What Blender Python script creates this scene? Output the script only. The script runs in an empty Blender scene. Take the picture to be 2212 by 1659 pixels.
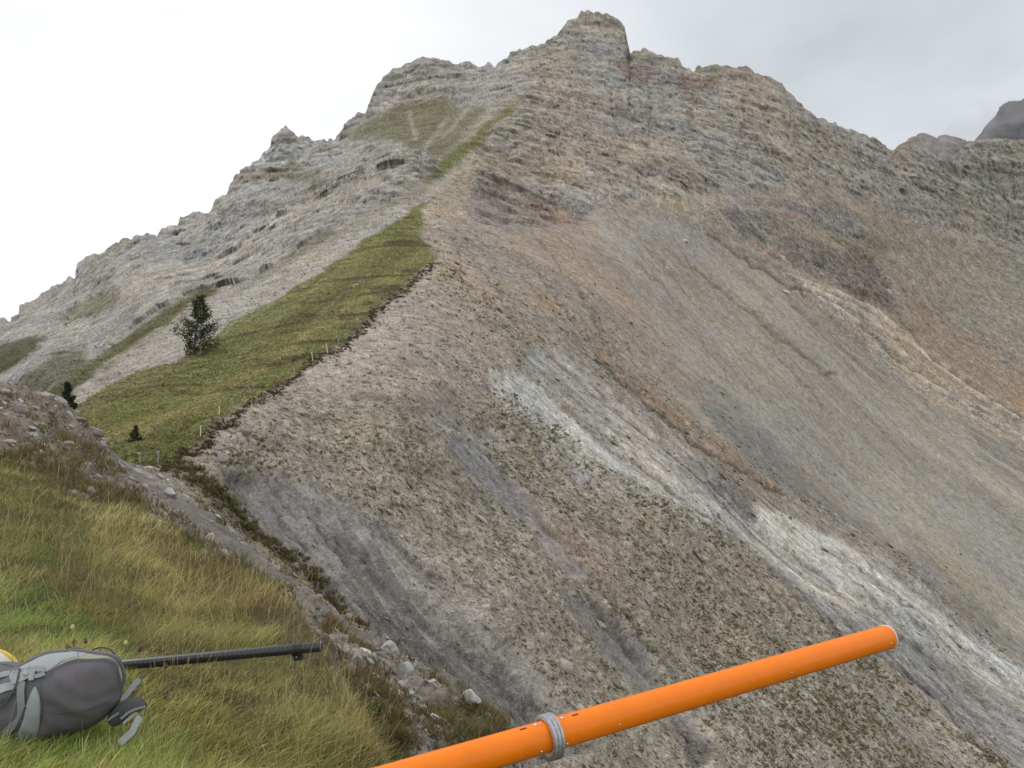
import bpy, math, random
import numpy as np
from mathutils import Vector
from mathutils.bvhtree import BVHTree
random.seed(4); rng = np.random.default_rng(11)
f4 = np.float32
sc = bpy.context.scene
# ---------------------------------------------------------------- camera
FOC = 788.0; HOR = 420.0
TH = math.atan((HOR-384)/FOC)
cam_d = bpy.data.cameras.new("camera"); cam = bpy.data.objects.new("camera", cam_d)
sc.collection.objects.link(cam); sc.camera = cam
cam_d.sensor_width = 36; cam_d.lens = FOC/1024*36
cam_d.clip_start = 0.05; cam_d.clip_end = 20000
CAM = np.array([0, 0, 0.0])
cam.location = CAM; cam.rotation_euler = (math.pi/2+TH, 0, 0)
# ---------------------------------------------------------------- sky, sun, exposure
SUN_EL, SUN_AZ = math.radians(52), math.radians(-60)      # azimuth from +Y towards +X
w = bpy.data.worlds.new("World"); sc.world = w; w.use_nodes = True
nt = w.node_tree; N = nt.nodes; L = nt.links
for n in list(N): N.remove(n)
out = N.new('ShaderNodeOutputWorld')
sky = N.new('ShaderNodeTexSky'); sky.sky_type = 'NISHITA'; sky.sun_disc = False
sky.sun_elevation = SUN_EL; sky.sun_rotation = SUN_AZ
bgs = N.new('ShaderNodeBackground'); bgs.inputs['Strength'].default_value = 0.10
L.new(sky.outputs[0], bgs.inputs[0])
tc = N.new('ShaderNodeTexCoord')
mp = N.new('ShaderNodeMapping'); mp.inputs['Scale'].default_value = (1, 1, 2.2)
L.new(tc.outputs['Generated'], mp.inputs[0])
nz = N.new('ShaderNodeTexNoise'); nz.inputs['Scale'].default_value = 2.4; nz.inputs['Detail'].default_value = 6
nz.inputs['Roughness'].default_value = 0.5; L.new(mp.outputs[0], nz.inputs['Vector'])
# thicker grey cloud towards the upper right
dt = N.new('ShaderNodeVectorMath'); dt.operation = 'DOT_PRODUCT'
gd = Vector((0.50, 0.72, 0.50)).normalized(); dt.inputs[1].default_value = gd
L.new(tc.outputs['Generated'], dt.inputs[0])
mr = N.new('ShaderNodeMapRange'); mr.inputs[1].default_value = 0.80; mr.inputs[2].default_value = 1.0
mr.inputs[3].default_value = 0.0; mr.inputs[4].default_value = 1.0
L.new(dt.outputs['Value'], mr.inputs[0])
mm = N.new('ShaderNodeMath'); mm.operation = 'MULTIPLY_ADD'
L.new(nz.outputs[0], mm.inputs[0]); mm.inputs[1].default_value = 1.5; L.new(mr.outputs[0], mm.inputs[2])
cr = N.new('ShaderNodeValToRGB')
e = cr.color_ramp.elements
e[0].position = 0.30; e[0].color = (1.12, 1.13, 1.14, 1)
e[1].position = 1.0; e[1].color = (0.50, 0.55, 0.58, 1)
a = e.new(0.55); a.color = (0.94, 0.96, 0.98, 1)
a = e.new(0.76); a.color = (0.74, 0.78, 0.82, 1)
half = N.new('ShaderNodeMath'); half.operation = 'MULTIPLY'; half.inputs[1].default_value = 0.5
L.new(mm.outputs[0], half.inputs[0]); L.new(half.outputs[0], cr.inputs[0])
bgc = N.new('ShaderNodeBackground'); L.new(cr.outputs[0], bgc.inputs[0]); bgc.inputs['Strength'].default_value = 1.0
mx = N.new('ShaderNodeMixShader'); mx.inputs[0].default_value = 0.93
L.new(bgs.outputs[0], mx.inputs[1]); L.new(bgc.outputs[0], mx.inputs[2]); L.new(mx.outputs[0], out.inputs[0])
sd = bpy.data.lights.new("sun", 'SUN'); sd.energy = 0.9; sd.angle = math.radians(14); sd.color = (1, .965, .92)
so = bpy.data.objects.new("sun", sd); sc.collection.objects.link(so)
dirv = Vector((math.sin(SUN_AZ)*math.cos(SUN_EL), math.cos(SUN_AZ)*math.cos(SUN_EL), math.sin(SUN_EL)))
so.rotation_euler = dirv.to_track_quat('Z', 'Y').to_euler()
vs = sc.view_settings; vs.view_transform = 'Standard'; vs.look = 'None'; vs.exposure = 0.0; vs.gamma = 1.0
vs.use_curve_mapping = False
# ---------------------------------------------------------------- helpers
K = 1024/2212.0                      # the traced coordinates were read at 2212 px wide
def ray(px, py):
    u = (np.asarray(px, float)-512)/FOC; v = (384-np.asarray(py, float))/FOC
    y = math.cos(TH)-v*math.sin(TH); z = math.sin(TH)+v*math.cos(TH)
    return u/y, np.ones_like(y), z/y
def at(px, py, d):
    x, y, z = ray(px, py)
    return np.stack([x*d, y*d, z*d], -1)
TAB = (rng.random((64, 64, 64))*2-1).astype(f4).ravel()
def vn(P, lam, seed=0):
    """value noise, P (n,3); lam scalar or 3-vector, metres"""
    r = np.random.default_rng(seed); off = r.random(3)*64
    a = r.random()*6.28; ca, sa = math.cos(a), math.sin(a)
    l = np.broadcast_to(np.asarray(lam, float), (3,))
    x = (P[:, 0]/l[0]+off[0]).astype(f4); y = (P[:, 1]/l[1]+off[1]).astype(f4); z = (P[:, 2]/l[2]+off[2]).astype(f4)
    if l[0] == l[1]: x, y = ca*x-sa*y, sa*x+ca*y
    ix, iy, iz = np.floor(x), np.floor(y), np.floor(z)
    fx, fy, fz = x-ix, y-iy, z-iz
    fx = fx*fx*(3-2*fx); fy = fy*fy*(3-2*fy); fz = fz*fz*(3-2*fz)
    ix = ix.astype(np.int32); iy = iy.astype(np.int32); iz = iz.astype(np.int32)
    x0 = (ix & 63) << 12; x1 = ((ix+1) & 63) << 12; y0 = (iy & 63) << 6; y1 = ((iy+1) & 63) << 6; z0 = iz & 63; z1 = (iz+1) & 63
    g = lambda a, b, c: TAB[a+b+c]
    c00 = g(x0, y0, z0)*(1-fx)+g(x1, y0, z0)*fx; c10 = g(x0, y1, z0)*(1-fx)+g(x1, y1, z0)*fx
    c01 = g(x0, y0, z1)*(1-fx)+g(x1, y0, z1)*fx; c11 = g(x0, y1, z1)*(1-fx)+g(x1, y1, z1)*fx
    return (c00*(1-fy)+c10*fy)*(1-fz)+(c01*(1-fy)+c11*fy)*fz
def ss(a, b, x):
    t = np.clip((x-a)/(b-a), 0, 1); return t*t*(3-2*t)
def bl(lam, sp):                                 # fade octaves the mesh cannot carry
    return np.clip((lam/sp-1.3)/1.3, 0, 1).astype(f4)
def fbm(P, lams, sp, seed, gain=0.5, ridged=False, stretch=(1, 1, 1)):
    s = 0; a = 1.0
    for i, l in enumerate(lams):
        v = vn(P, (l*stretch[0], l*stretch[1], l*stretch[2]), seed+i)
        if ridged: v = 1-2*np.abs(v)
        s = s+a*v*(bl(l*min(stretch)*1.0, sp) if sp is not None else 1); a *= gain
    return s
def rbf(cps):
    c = np.array(cps, float); X = c[:, :2]/100; n = len(c)
    def phi(r2): return 0.5*r2*np.log(r2+1e-9)
    r2 = ((X[:, None]-X[None])**2).sum(-1)
    A = np.zeros((n+3, n+3)); A[:n, :n] = phi(r2)+np.eye(n)*0.02
    A[:n, n] = 1; A[:n, n+1:] = X; A[n, :n] = 1; A[n+1:, :n] = X.T
    W = np.linalg.solve(A, np.concatenate([np.log(c[:, 2]), [0, 0, 0]]))
    def ev(px, py):
        p = np.stack([np.ravel(px), np.ravel(py)], -1)/100; o = np.zeros(len(p))
        for k in range(n): o += W[k]*phi(((p-X[k])**2).sum(-1))
        o += W[n]+p@W[n+1:]
        return np.exp(o).reshape(np.shape(px))
    return ev
def smp(img, px, py, x0, y0, st):               # bilinear lookup in a raster
    h, w_ = img.shape[:2]
    x = np.clip((px-x0)/st, 0, w_-1.001); y = np.clip((py-y0)/st, 0, h-1.001)
    ix = x.astype(int); iy = y.astype(int); fx = x-ix; fy = y-iy
    if img.ndim == 3: fx = fx[..., None]; fy = fy[..., None]
    return (img[iy, ix]*(1-fx)+img[iy, ix+1]*fx)*(1-fy)+(img[iy+1, ix]*(1-fx)+img[iy+1, ix+1]*fx)*fy
def fastmap(ev, x0, y0, x1, y1, st=5):
    gx, gy = np.meshgrid(np.arange(x0, x1+st, st), np.arange(y0, y1+st, st))
    D = np.log(ev(gx, gy))
    return lambda px, py: np.exp(smp(D, px, py, x0, y0, st))
class Raster:
    def __init__(s, x0, y0, x1, y1, chans, st=1.5):
        s.x0, s.y0, s.st = x0, y0, st
        s.gx, s.gy = np.meshgrid(np.arange(x0, x1+st, st), np.arange(y0, y1+st, st))
        s.col = np.zeros(s.gx.shape+(3,), f4); s.ch = {c: np.zeros(s.gx.shape, f4) for c in chans}
    def mask(s, pts, fe, q=True, line=None):
        P = np.array(pts, float)*(K if q else 1)
        m = (line or 0)+fe+3
        lo = P.min(0)-m; hi = P.max(0)+m
        i0 = max(int((lo[0]-s.x0)/s.st), 0); i1 = int((hi[0]-s.x0)/s.st)+1
        j0 = max(int((lo[1]-s.y0)/s.st), 0); j1 = int((hi[1]-s.y0)/s.st)+1
        sl = (slice(j0, max(j1, j0)), slice(i0, max(i1, i0)))
        X = s.gx[sl]; Y = s.gy[sl]
        if X.size == 0: return sl, X*0
        ins = np.zeros(X.shape, bool); d2 = np.full(X.shape, 1e9)
        n = len(P); rngk = range(n) if line is None else range(1, n)
        for k in rngk:
            a = P[k-1]; b = P[k]; ab = b-a
            t = np.clip(((X-a[0])*ab[0]+(Y-a[1])*ab[1])/(ab@ab+1e-9), 0, 1)
            d2 = np.minimum(d2, (X-a[0]-t*ab[0])**2+(Y-a[1]-t*ab[1])**2)
            if line is None:
                c = ((a[1] > Y) != (b[1] > Y)) & (X < (b[0]-a[0])*(Y-a[1])/(b[1]-a[1]+1e-9)+a[0]); ins ^= c
        d = np.sqrt(d2)
        if line is None: m = ss(-fe, fe, np.where(ins, d, -d))
        else: m = 1-ss(line-fe*.5, line+fe*.5, d)
        return sl, m.astype(f4)
    def paint(s, pts, col=None, fe=4, a=1.0, line=None, q=True, **chs):
        sl, m = s.mask(pts, fe, q, line); m = m*a
        if col is not None: s.col[sl] = s.col[sl]*(1-m[..., None])+np.array(col, f4)*m[..., None]
        for c, v in chs.items(): s.ch[c][sl] = s.ch[c][sl]*(1-m)+v*m
    def get(s, px, py):
        return smp(s.col, px, py, s.x0, s.y0, s.st), {c: smp(v, px, py, s.x0, s.y0, s.st) for c, v in s.ch.items()}
def mesh_np(name, V, F, col=None, mat=None, parent=None, smooth=False):
    """V (n,3), F (m,k) int array of equal-size faces"""
    V = np.asarray(V, f4); F = np.asarray(F, np.int32)
    if parent is not None: V = V-np.array(parent.location, f4)
    me = bpy.data.meshes.new(name)
    me.vertices.add(len(V)); me.vertices.foreach_set('co', V.ravel())
    m, k = F.shape
    me.loops.add(m*k); me.loops.foreach_set('vertex_index', F.ravel())
    me.polygons.add(m); me.polygons.foreach_set('loop_start', np.arange(0, m*k, k, dtype=np.int32))
    me.polygons.foreach_set('loop_total', np.full(m, k, np.int32))
    if smooth: me.polygons.foreach_set('use_smooth', np.ones(m, bool))
    me.update(calc_edges=True)
    if col is not None:
        at_ = me.color_attributes.new('Col', 'FLOAT_COLOR', 'POINT')
        c = np.ones((len(V), 4), f4); c[:, :3] = np.clip(col, 0, 1); at_.data.foreach_set('color', c.ravel())
    o = bpy.data.objects.new(name, me); sc.collection.objects.link(o)
    if mat: me.materials.append(mat)
    if parent is not None: o.parent = parent
    return o
def tag(o, label=None, cat=None, group=None, kind=None):
    if label: o['label'] = label
    if cat: o['category'] = cat
    if group: o['group'] = group
    if kind: o['kind'] = kind
    return o
def empty(name, loc):
    o = bpy.data.objects.new(name, None); sc.collection.objects.link(o); o.location = [float(v) for v in loc]
    o.empty_display_size = 0.1; return o
def mat(name, col=(.5, .5, .5), rough=.8, vcol=False, metal=0, noise=None, bump=None, trans=0, spec=.5, coat=0):
    m = bpy.data.materials.new(name); m.use_nodes = True
    nt = m.node_tree; b = nt.nodes['Principled BSDF']
    b.inputs['Roughness'].default_value = rough; b.inputs['Metallic'].default_value = metal
    b.inputs['Specular IOR Level'].default_value = spec; b.inputs['Coat Weight'].default_value = coat
    if vcol:
        s = nt.nodes.new('ShaderNodeAttribute'); s.attribute_name = 'Col'; src = s.outputs['Color']
    else:
        s = nt.nodes.new('ShaderNodeRGB'); s.outputs[0].default_value = (*col, 1); src = s.outputs[0]
    if noise:                                     # (scale, amount)
        t = nt.nodes.new('ShaderNodeTexCoord'); n = nt.nodes.new('ShaderNodeTexNoise')
        n.inputs['Scale'].default_value = noise[0]; n.inputs['Detail'].default_value = 9; n.inputs['Roughness'].default_value = .78
        nt.links.new(t.outputs['Object'], n.inputs['Vector'])
        r = nt.nodes.new('ShaderNodeMapRange'); r.inputs[1].default_value = .25; r.inputs[2].default_value = .75
        r.inputs[3].default_value = 1-noise[1]; r.inputs[4].default_value = 1+noise[1]
        nt.links.new(n.outputs[0], r.inputs[0])
        v = nt.nodes.new('ShaderNodeVectorMath'); v.operation = 'SCALE'
        nt.links.new(src, v.inputs[0]); nt.links.new(r.outputs[0], v.inputs['Scale']); src = v.outputs[0]
    nt.links.new(src, b.inputs['Base Color'])
    if bump:                                      # (scale, distance)
        t = nt.nodes.new('ShaderNodeTexCoord'); n = nt.nodes.new('ShaderNodeTexNoise')
        n.inputs['Scale'].default_value = bump[0]; n.inputs['Detail'].default_value = 6; n.inputs['Roughness'].default_value = .7
        nt.links.new(t.outputs['Object'], n.inputs['Vector'])
        bp = nt.nodes.new('ShaderNodeBump'); bp.inputs['Distance'].default_value = bump[1]; bp.inputs['Strength'].default_value = 1
        nt.links.new(n.outputs[0], bp.inputs['Height']); nt.links.new(bp.outputs[0], b.inputs['Normal'])
    if trans:
        tr = nt.nodes.new('ShaderNodeBsdfTranslucent'); nt.links.new(src, tr.inputs[0])
        ms = nt.nodes.new('ShaderNodeMixShader'); ms.inputs[0].default_value = trans
        nt.links.new(b.outputs[0], ms.inputs[1]); nt.links.new(tr.outputs[0], ms.inputs[2])
        nt.links.new(ms.outputs[0], nt.nodes['Material Output'].inputs[0])
    return m
M_rock = mat('rock', vcol=True, rough=.95, spec=.15, noise=(.35, .5), bump=(.5, .8))
M_near = mat('near_ground', vcol=True, rough=.95, spec=.15, noise=(9, .3), bump=(25, .02))
M_leaf = mat('leaf', vcol=True, rough=.7, spec=.2, trans=.25)
M_stone = mat('stone', vcol=True, rough=.9, spec=.2, noise=(6, .22), bump=(18, .03))
# ---------------------------------------------------------------- sheets of terrain
def grid_faces(nr, nc):
    i = np.arange(nr*nc, dtype=np.int32).reshape(nr, nc)
    return np.stack([i[:-1, :-1], i[1:, :-1], i[1:, 1:], i[:-1, 1:]], -1).reshape(-1, 4)
def normals(P):                                   # P (nr,nc,3)
    du = np.gradient(P, axis=1); dv = np.gradient(P, axis=0)
    n = np.cross(du, dv); n /= np.linalg.norm(n, axis=-1, keepdims=True)+1e-9
    f = np.sign((n*-P).sum(-1, keepdims=True)); n *= np.where(f == 0, 1, f)
    sp = np.maximum(np.linalg.norm(du, axis=-1), np.linalg.norm(dv, axis=-1))
    return n.astype(f4), sp.astype(f4)
def blur(A, k):
    for ax in (0, 1):
        pad = [(0, 0)]*A.ndim; pad[ax] = (k, k); B = np.pad(A, pad, mode='edge'); c = np.cumsum(B, axis=ax)
        n = A.shape[ax]; sl1 = [slice(None)]*A.ndim; sl2 = [slice(None)]*A.ndim
        sl1[ax] = slice(2*k, 2*k+n); sl2[ax] = slice(0, n); A = (c[tuple(sl1)]-c[tuple(sl2)])/(2*k)
    return A
# ================================================================= the mountain (one sheet of terrain with real distances)
SKY = [(-420,900),(-200,800),(0,690),(20,688),(60,655),(120,620),(160,590),(170,565),(215,545),(270,520),(350,500),(375,490),(385,478),(430,452),(455,455),
 (465,430),(490,415),(520,370),(560,345),(580,320),(590,290),(615,270),(628,282),(640,292),(660,292),(685,300),(725,300),(745,265),(790,235),(800,215),
 (815,180),(850,145),(900,127),(935,123),(970,135),(1010,135),(1040,145),(1070,140),(1095,125),(1120,105),(1165,95),(1190,80),(1210,70),(1225,45),
 (1265,28),(1310,23),(1335,38),(1350,50),(1357,85),(1362,108),(1385,108),(1395,102),(1420,115),(1465,125),(1475,143),(1500,148),(1505,137),(1560,143),
 (1590,150),(1612,143),(1630,155),(1665,170),(1690,178),(1700,200),(1740,235),(1755,250),(1800,268),(1850,285),(1900,305),(1915,320),(1930,322),
 (1950,312),(1968,297),(1988,303),(2006,320),(2031,345),(2056,342),(2081,317),(2106,305),(2131,300),(2212,302),(2400,330),(2700,300)]
SKY = np.array(SKY, float)*K
CREST = [(150,470,46),(176,456,52),(201,444,54),(222,425,59),(241,410,66),(264,396,74),(287,384,82),(319,356,95),(340,342,105),(356,329,115),(384,301,140),(417,278,170),(437,259,200),(419,236,250),(433,227,275),(424,213,300),(437,194,340),(463,162,430),(509,116,580),(528,99,640)]
CP = CREST+[(602,12,900),(640,50,860),(110,430,62),(150,400,75),(200,370,100),(192,353,115),(250,330,130),(300,290,170),(350,250,230),(400,215,290),
 (60,385,110),(100,370,130),(150,330,165),(200,300,210),(300,230,300),(350,190,360),(400,160,420),(450,140,480),
 (0,330,480),(50,320,430),(100,300,400),(100,340,230),(20,360,230),(30,400,150),(100,265,520),(200,212,580),(285,128,660),(200,260,430),(250,200,540),(300,180,580),(345,140,680),
 (350,100,760),(400,110,740),(430,60,820),(430,100,740),(480,80,780),(440,130,600),(-150,420,480),(-150,560,120),(-150,800,60),
 (250,500,51),(300,600,45),(400,768,38),(500,768,44),(500,600,60),(600,600,75),(700,768,62),(850,768,85),(1000,768,125),(1000,700,180),(1000,640,250),(1000,560,340),
 (1000,480,460),(1000,400,600),(1000,300,800),(1000,235,925),(1000,200,940),(1020,150,965),(900,150,890),(850,600,160),(850,500,290),(850,400,430),(850,300,580),(850,200,740),(780,80,880),(700,500,145),
 (700,400,250),(700,300,400),(700,200,560),(700,120,720),(700,70,850),(600,500,101),(600,400,165),(600,300,265),(600,200,450),(600,120,640),(600,60,820),(500,400,112),(500,300,185),(500,500,80),
 (520,220,350),(520,160,480),(400,400,82),(400,500,64),(320,420,72),(470,250,250),(700,640,92),(600,680,62),(800,680,100),(900,700,125),
 (500,900,34),(0,600,50),(0,900,40),(1200,900,100),(1300,600,420),(1300,300,900),(800,900,60)]
ev = fastmap(rbf(CP), -200, -10, 1260, 900)
px = np.concatenate([np.arange(-190, -6, 3.0), np.arange(-6, 1032, 0.80), np.arange(1032, 1250, 3.0)])
NC = len(px); NR = 900
top = np.interp(px, SKY[:, 0], SKY[:, 1]); bot = np.full(NC, 840.0)
# a ragged rocky skyline
rag = np.interp(px, np.arange(-200, 1300, 3.1), rng.standard_normal(484))*1.0+np.interp(px, np.arange(-200, 1300, 8.3), rng.standard_normal(181))*1.2
top = top+rag*0.9
kk = np.ones(61)/61; topS = np.convolve(np.pad(top, 30, mode='edge'), kk, mode='valid'); topS = np.convolve(np.pad(topS, 30, mode='edge'), kk, mode='valid')
t = np.linspace(0, 1, NR)[:, None]
PY = topS[None]+(bot-topS)[None]*t+(top-topS)[None]*(1-t)**14; PX = np.broadcast_to(px[None], PY.shape)
D = ev(PX, PY)
B = at(PX, PY, D)
nrm, sp = normals(B)
CF = 1.04
# ---- which ground is where (traced, then given noisy edges in world space)
R = Raster(-200, -10, 1260, 900, ['cliff', 'grass', 'tuft', 'stone', 'marl', 'sm', 'scr', 'rill'])
R.col[:] = (.30, .265, .225); R.ch['stone'][:] = .5; R.ch['scr'][:] = 1
def H(h):                                          # display hex to linear albedo-like
    c = np.array([int(h[i:i+2], 16) for i in (0, 2, 4)])/255.0
    return np.where(c <= .04045, c/12.92, ((c+.055)/1.055)**2.4)
P = R.paint
# -- left side of the crest: grey limestone and its screes
P([(-500,1300),(-500,500),(0,600),(400,400),(700,200),(1100,60),(1190,130),(1140,215),(1040,330),(945,420),(900,520),(600,800),(300,1050),(0,1300)], (.345,.325,.295), 3, cliff=.0, scr=1)
P([(-400,700),(0,640),(430,400),(700,200),(1190,50),(1200,150),(1140,215),(1050,290),(950,370),(860,420),(720,490),(600,570),(520,610),(400,640),(300,700),(200,760),(110,830),(0,860),(-400,1100)], (.33,.315,.29), 5, cliff=1, scr=0)
P([(735,285),(830,240),(930,215),(1060,210),(1130,210),(1040,310),(960,370),(930,340),(880,300),(800,300)], (.31,.295,.255), 6, cliff=.25, scr=.6)
P([(600,270),(650,290),(690,310),(640,360),(560,390),(540,370),(580,320)], (.40,.385,.36), 4, cliff=1)
P([(530,380),(600,370),(640,350),(620,380),(540,400)], (.28,.22,.17), 3)
P([(500,500),(640,440),(700,480),(640,560),(520,600),(440,560)], (.37,.35,.32), 8)
P([(-50,850),(100,770),(230,740),(260,800),(180,840),(60,860)], (.36,.345,.325), 6, cliff=.9)
# grass of the left side
G1 = (.150, .160, .052); G2 = (.125, .125, .055)
def grass(pts, c=G1, fe=4, a=.95, **k): P(pts, c, fe, a, grass=1, cliff=0, scr=0, stone=.1, **k)
grass([(870,215),(960,212),(1000,235),(1050,232),(1000,300),(950,345),(900,330),(850,300),(780,295),(740,300),(800,262)], G2, 6, .75)
P([(965,250),(975,250),(920,330),(905,330)], (.36,.345,.31), 2.5, .6)
P([(880,240),(890,240),(905,300),(895,300)], (.36,.345,.31), 2, .5)
P([(1005,235),(1015,235),(960,300),(950,300)], (.36,.345,.31), 2, .5)
grass([(1130,218),(1142,230),(1075,290),(1000,345),(935,392),(915,392),(960,340),(1050,270),(1095,232)], G1, 4)
grass([(1165,240),(1145,290),(1100,292),(1112,262),(1140,235)], G2, 4)
P([(1145,225),(1152,232),(1090,300),(1060,320),(1050,315),(1100,275)], (.37,.34,.30), 2)
grass([(1235,95),(1265,98),(1270,130),(1250,125)], G2, 3, .7)
grass([(-100,790),(0,742),(60,725),(100,735),(60,780),(0,815),(-100,870)], (.085,.085,.036), 4)
grass([(130,682),(200,640),(245,632),(220,668),(150,690)], G1, 5, .7)
grass([(50,820),(120,765),(180,755),(190,790),(120,850),(30,850)], (.10,.10,.045), 6, .75)
grass([(620,375),(690,370),(690,400),(620,398)], G2, 6, .5)
grass([(450,618),(472,628),(380,695),(250,785),(150,845),(105,860),(110,842),(200,780),(330,690),(400,640)], (.105,.115,.042), 4)
P([(430,645),(436,650),(300,755),(200,810),(195,806),(290,750)], (.33,.31,.27), 1.5)
grass([(860,415),(950,370),(960,380),(880,440),(800,480),(690,540),(640,560),(660,535),(760,480)], (.13,.13,.06), 7, .45)
grass([(560,590),(720,490),(730,500),(640,560),(560,610),(500,640)], (.11,.11,.05), 5, .6)
P([(930,430),(700,560),(560,640),(480,690),(380,770),(250,830),(130,900),(100,890),(250,790),(400,700),(520,620),(700,520),(860,440)], (.355,.34,.305), 4, .75, grass=0, scr=1)
# main meadow on the crest
edge_ = np.array([(350,1005),(380,985),(401,972),(435,960),(475,922),(520,885),(560,858),(620,830),(655,800),(690,770),(735,742),(770,710),(800,678),(830,650),(872,622),(900,600),(945,560)], float)
rs_ = np.random.default_rng(77); sg = np.r_[0, np.cumsum(np.hypot(*np.diff(edge_, axis=0).T))]; ue = np.arange(0, sg[-1], 5.0)
ex = np.interp(ue, sg, edge_[:, 0]); ey = np.interp(ue, sg, edge_[:, 1]); jt = np.interp(ue, np.arange(0, sg[-1]+20, 16), rs_.normal(0, 4.2, len(np.arange(0, sg[-1]+20, 16))))+rs_.normal(0, 1.2, len(ue))
EDG = list(zip(ex+jt*.6, ey+jt*.8))
MEAD = EDG+[(950,552),(930,530),(905,510),(935,490),(915,460),(945,420),(930,428),(870,470),(800,510),(700,580),(600,645),(500,690),(450,735),(380,780),(300,800),(240,830),(180,870),(150,900),(190,940),(240,985),(290,1010)]
grass(MEAD, (.175,.185,.065), 1.6, 1.0)
P([(230,940),(400,880),(560,780),(700,690),(760,650),(840,590),(850,600),(780,660),(700,715),(580,800),(430,890),(300,960)], (.27,.24,.10), 6, .75)
P([(350,985),(450,900),(600,800),(640,790),(560,850),(480,900),(400,965)], (.185,.20,.06), 6, .6)
P([(560,850),(600,820),(650,800),(660,808),(600,838),(520,878)], (.32,.24,.09), 3, .7)
P([(560,730),(700,640),(860,520),(910,520),(900,545),(780,640),(640,720)], (.115,.11,.035), 6, .6)
P([(170,880),(330,790),(450,745),(440,760),(330,830),(220,880),(170,910)], (.21,.20,.10), 4, .6)
# crest edge: dark turf lip
lip = [(a+1.5, b+3) for a, b in EDG]
P(lip, (.075,.062,.036), 1.6, .8, line=1.1, grass=.6)
# -- right flank
P([(1190,130),(1362,100),(1560,140),(1700,200),(1930,320),(2300,300),(2300,560),(2100,540),(1950,460),(1800,400),(1640,400),(1500,420),(1300,430),(1200,470),(1040,480),(1010,400),(1050,300),(1140,215)], (.315,.29,.25), 7, cliff=1, scr=0)
P([(1180,90),(1230,40),(1310,20),(1365,60),(1365,110),(1300,120),(1210,110)], (.325,.305,.275), 4, cliff=1)
P([(1150,160),(1250,160),(1300,200),(1360,240),(1420,300),(1380,330),(1200,330),(1150,260)], (.36,.30,.255), 16, .65)
P([(1040,340),(1160,315),(1260,335),(1240,395),(1150,425),(1060,400),(1020,380)], (.37,.29,.20), 10, .65, cliff=.8)
P([(1150,290),(1260,300),(1420,300),(1500,340),(1300,350),(1200,330)], (.40,.31,.22), 10, .5)
P([(1420,392),(1500,388),(1560,402),(1580,430),(1560,460),(1500,472),(1430,462),(1400,430)], (.41,.355,.26), 7, .6)
P([(1330,130),(1360,125),(1425,150),(1390,190),(1345,165)], (.27,.15,.125), 4, .8)
P([(1340,122),(1365,118),(1368,130),(1335,133)], (.36,.30,.15), 3, .8)
P([(1460,160),(1530,165),(1580,160),(1550,180),(1490,210),(1465,190)], (.27,.155,.13), 5, .75)
P([(1570,160),(1640,180),(1680,230),(1690,290),(1640,330),(1600,240)], (.33,.24,.19), 10, .6)
grass([(1530,158),(1560,155),(1555,175),(1535,178)], G2, 3, .6)
P([(1620,220),(1700,230),(1750,300),(1720,380),(1640,340)], (.39,.36,.27), 12, .6)
P([(1010,400),(1080,395),(1180,430),(1280,450),(1250,490),(1120,500),(1040,470),(1000,440)], (.25,.215,.20), 8, .9, cliff=.6)
P([(1140,430),(1220,430),(1240,470),(1160,470)], (.34,.22,.16), 7, .6)
P([(1560,455),(1640,450),(1740,480),(1860,540),(1930,620),(1945,680),(1860,650),(1760,590),(1680,560),(1600,510)], (.205,.18,.16), 5, .9, cliff=.7)
P([(1600,410),(1700,430),(1800,450),(1900,490),(1960,540),(1900,540),(1800,500),(1680,450)], (.28,.26,.235), 6, .8, cliff=.8)
P([(1640,470),(1740,478),(1830,520),(1820,560),(1750,520),(1660,500)], (.37,.31,.21), 5, .5)
P([(1770,475),(1850,520),(1900,560),(1870,560),(1790,510)], (.20,.19,.10), 5, .6)
P([(1690,460),(1720,465),(1710,480),(1690,475)], (.26,.12,.10), 2, .8)
P([(1620,520),(1680,520),(1700,545),(1640,550)], (.42,.28,.19), 4, .7)
# smooth talus sheets
P([(1290,440),(1430,470),(1560,520),(1620,560),(1700,600),(1800,700),(1900,790),(2050,880),(2300,1040),(2300,1560),(2212,1440),(1950,1190),(1700,1040),(1560,950),(1440,840),(1300,680),(1240,560)], (.34,.318,.285), 5, cliff=0, scr=1, stone=.6, sm=1)
P([(1700,640),(1860,790),(2050,900),(2300,1060),(2300,1520),(2100,1300),(1900,1130),(1700,980),(1560,800),(1500,680),(1440,560),(1560,560)], (.34,.325,.29), 8, scr=1, stone=.6, sm=1, cliff=0)
P([(1900,1000),(2000,1080),(2212,1300),(2300,1420),(2212,1400),(2050,1250),(1900,1110)], (.36,.35,.285), 14, .4)
P([(1560,850),(1660,900),(1800,1060),(1960,1180),(1900,1160),(1740,1060),(1600,940)], (.34,.32,.275), 9, .4)
P([(1500,810),(1560,830),(1640,920),(1730,1010),(1830,1100),(1900,1140),(1860,1160),(1740,1080),(1650,1030),(1580,960),(1510,880)], (.225,.22,.205), 5, .85, stone=1)
P([(1880,1140),(2000,1190),(2100,1290),(2212,1390),(2300,1480),(2212,1430),(2060,1340),(1960,1240)], (.25,.245,.225), 6, .7, stone=1)
P([(2060,880),(2130,930),(2212,960),(2300,1010),(2300,1100),(2200,1050),(2120,990)], (.235,.23,.215), 6, .8, marl=.7)
P([(1440,620),(1540,700),(1640,840),(1700,900),(1640,870),(1540,780),(1460,700)], (.30,.29,.27), 8, .6)
P([(1100,500),(1280,480),(1360,620),(1460,760),(1560,880),(1480,850),(1330,720),(1220,640),(1130,570)], (.325,.265,.215), 6, .85, cliff=0, sm=.7)
P([(1130,620),(1200,640),(1220,680),(1160,670)], (.38,.28,.19), 6, .7)
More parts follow.
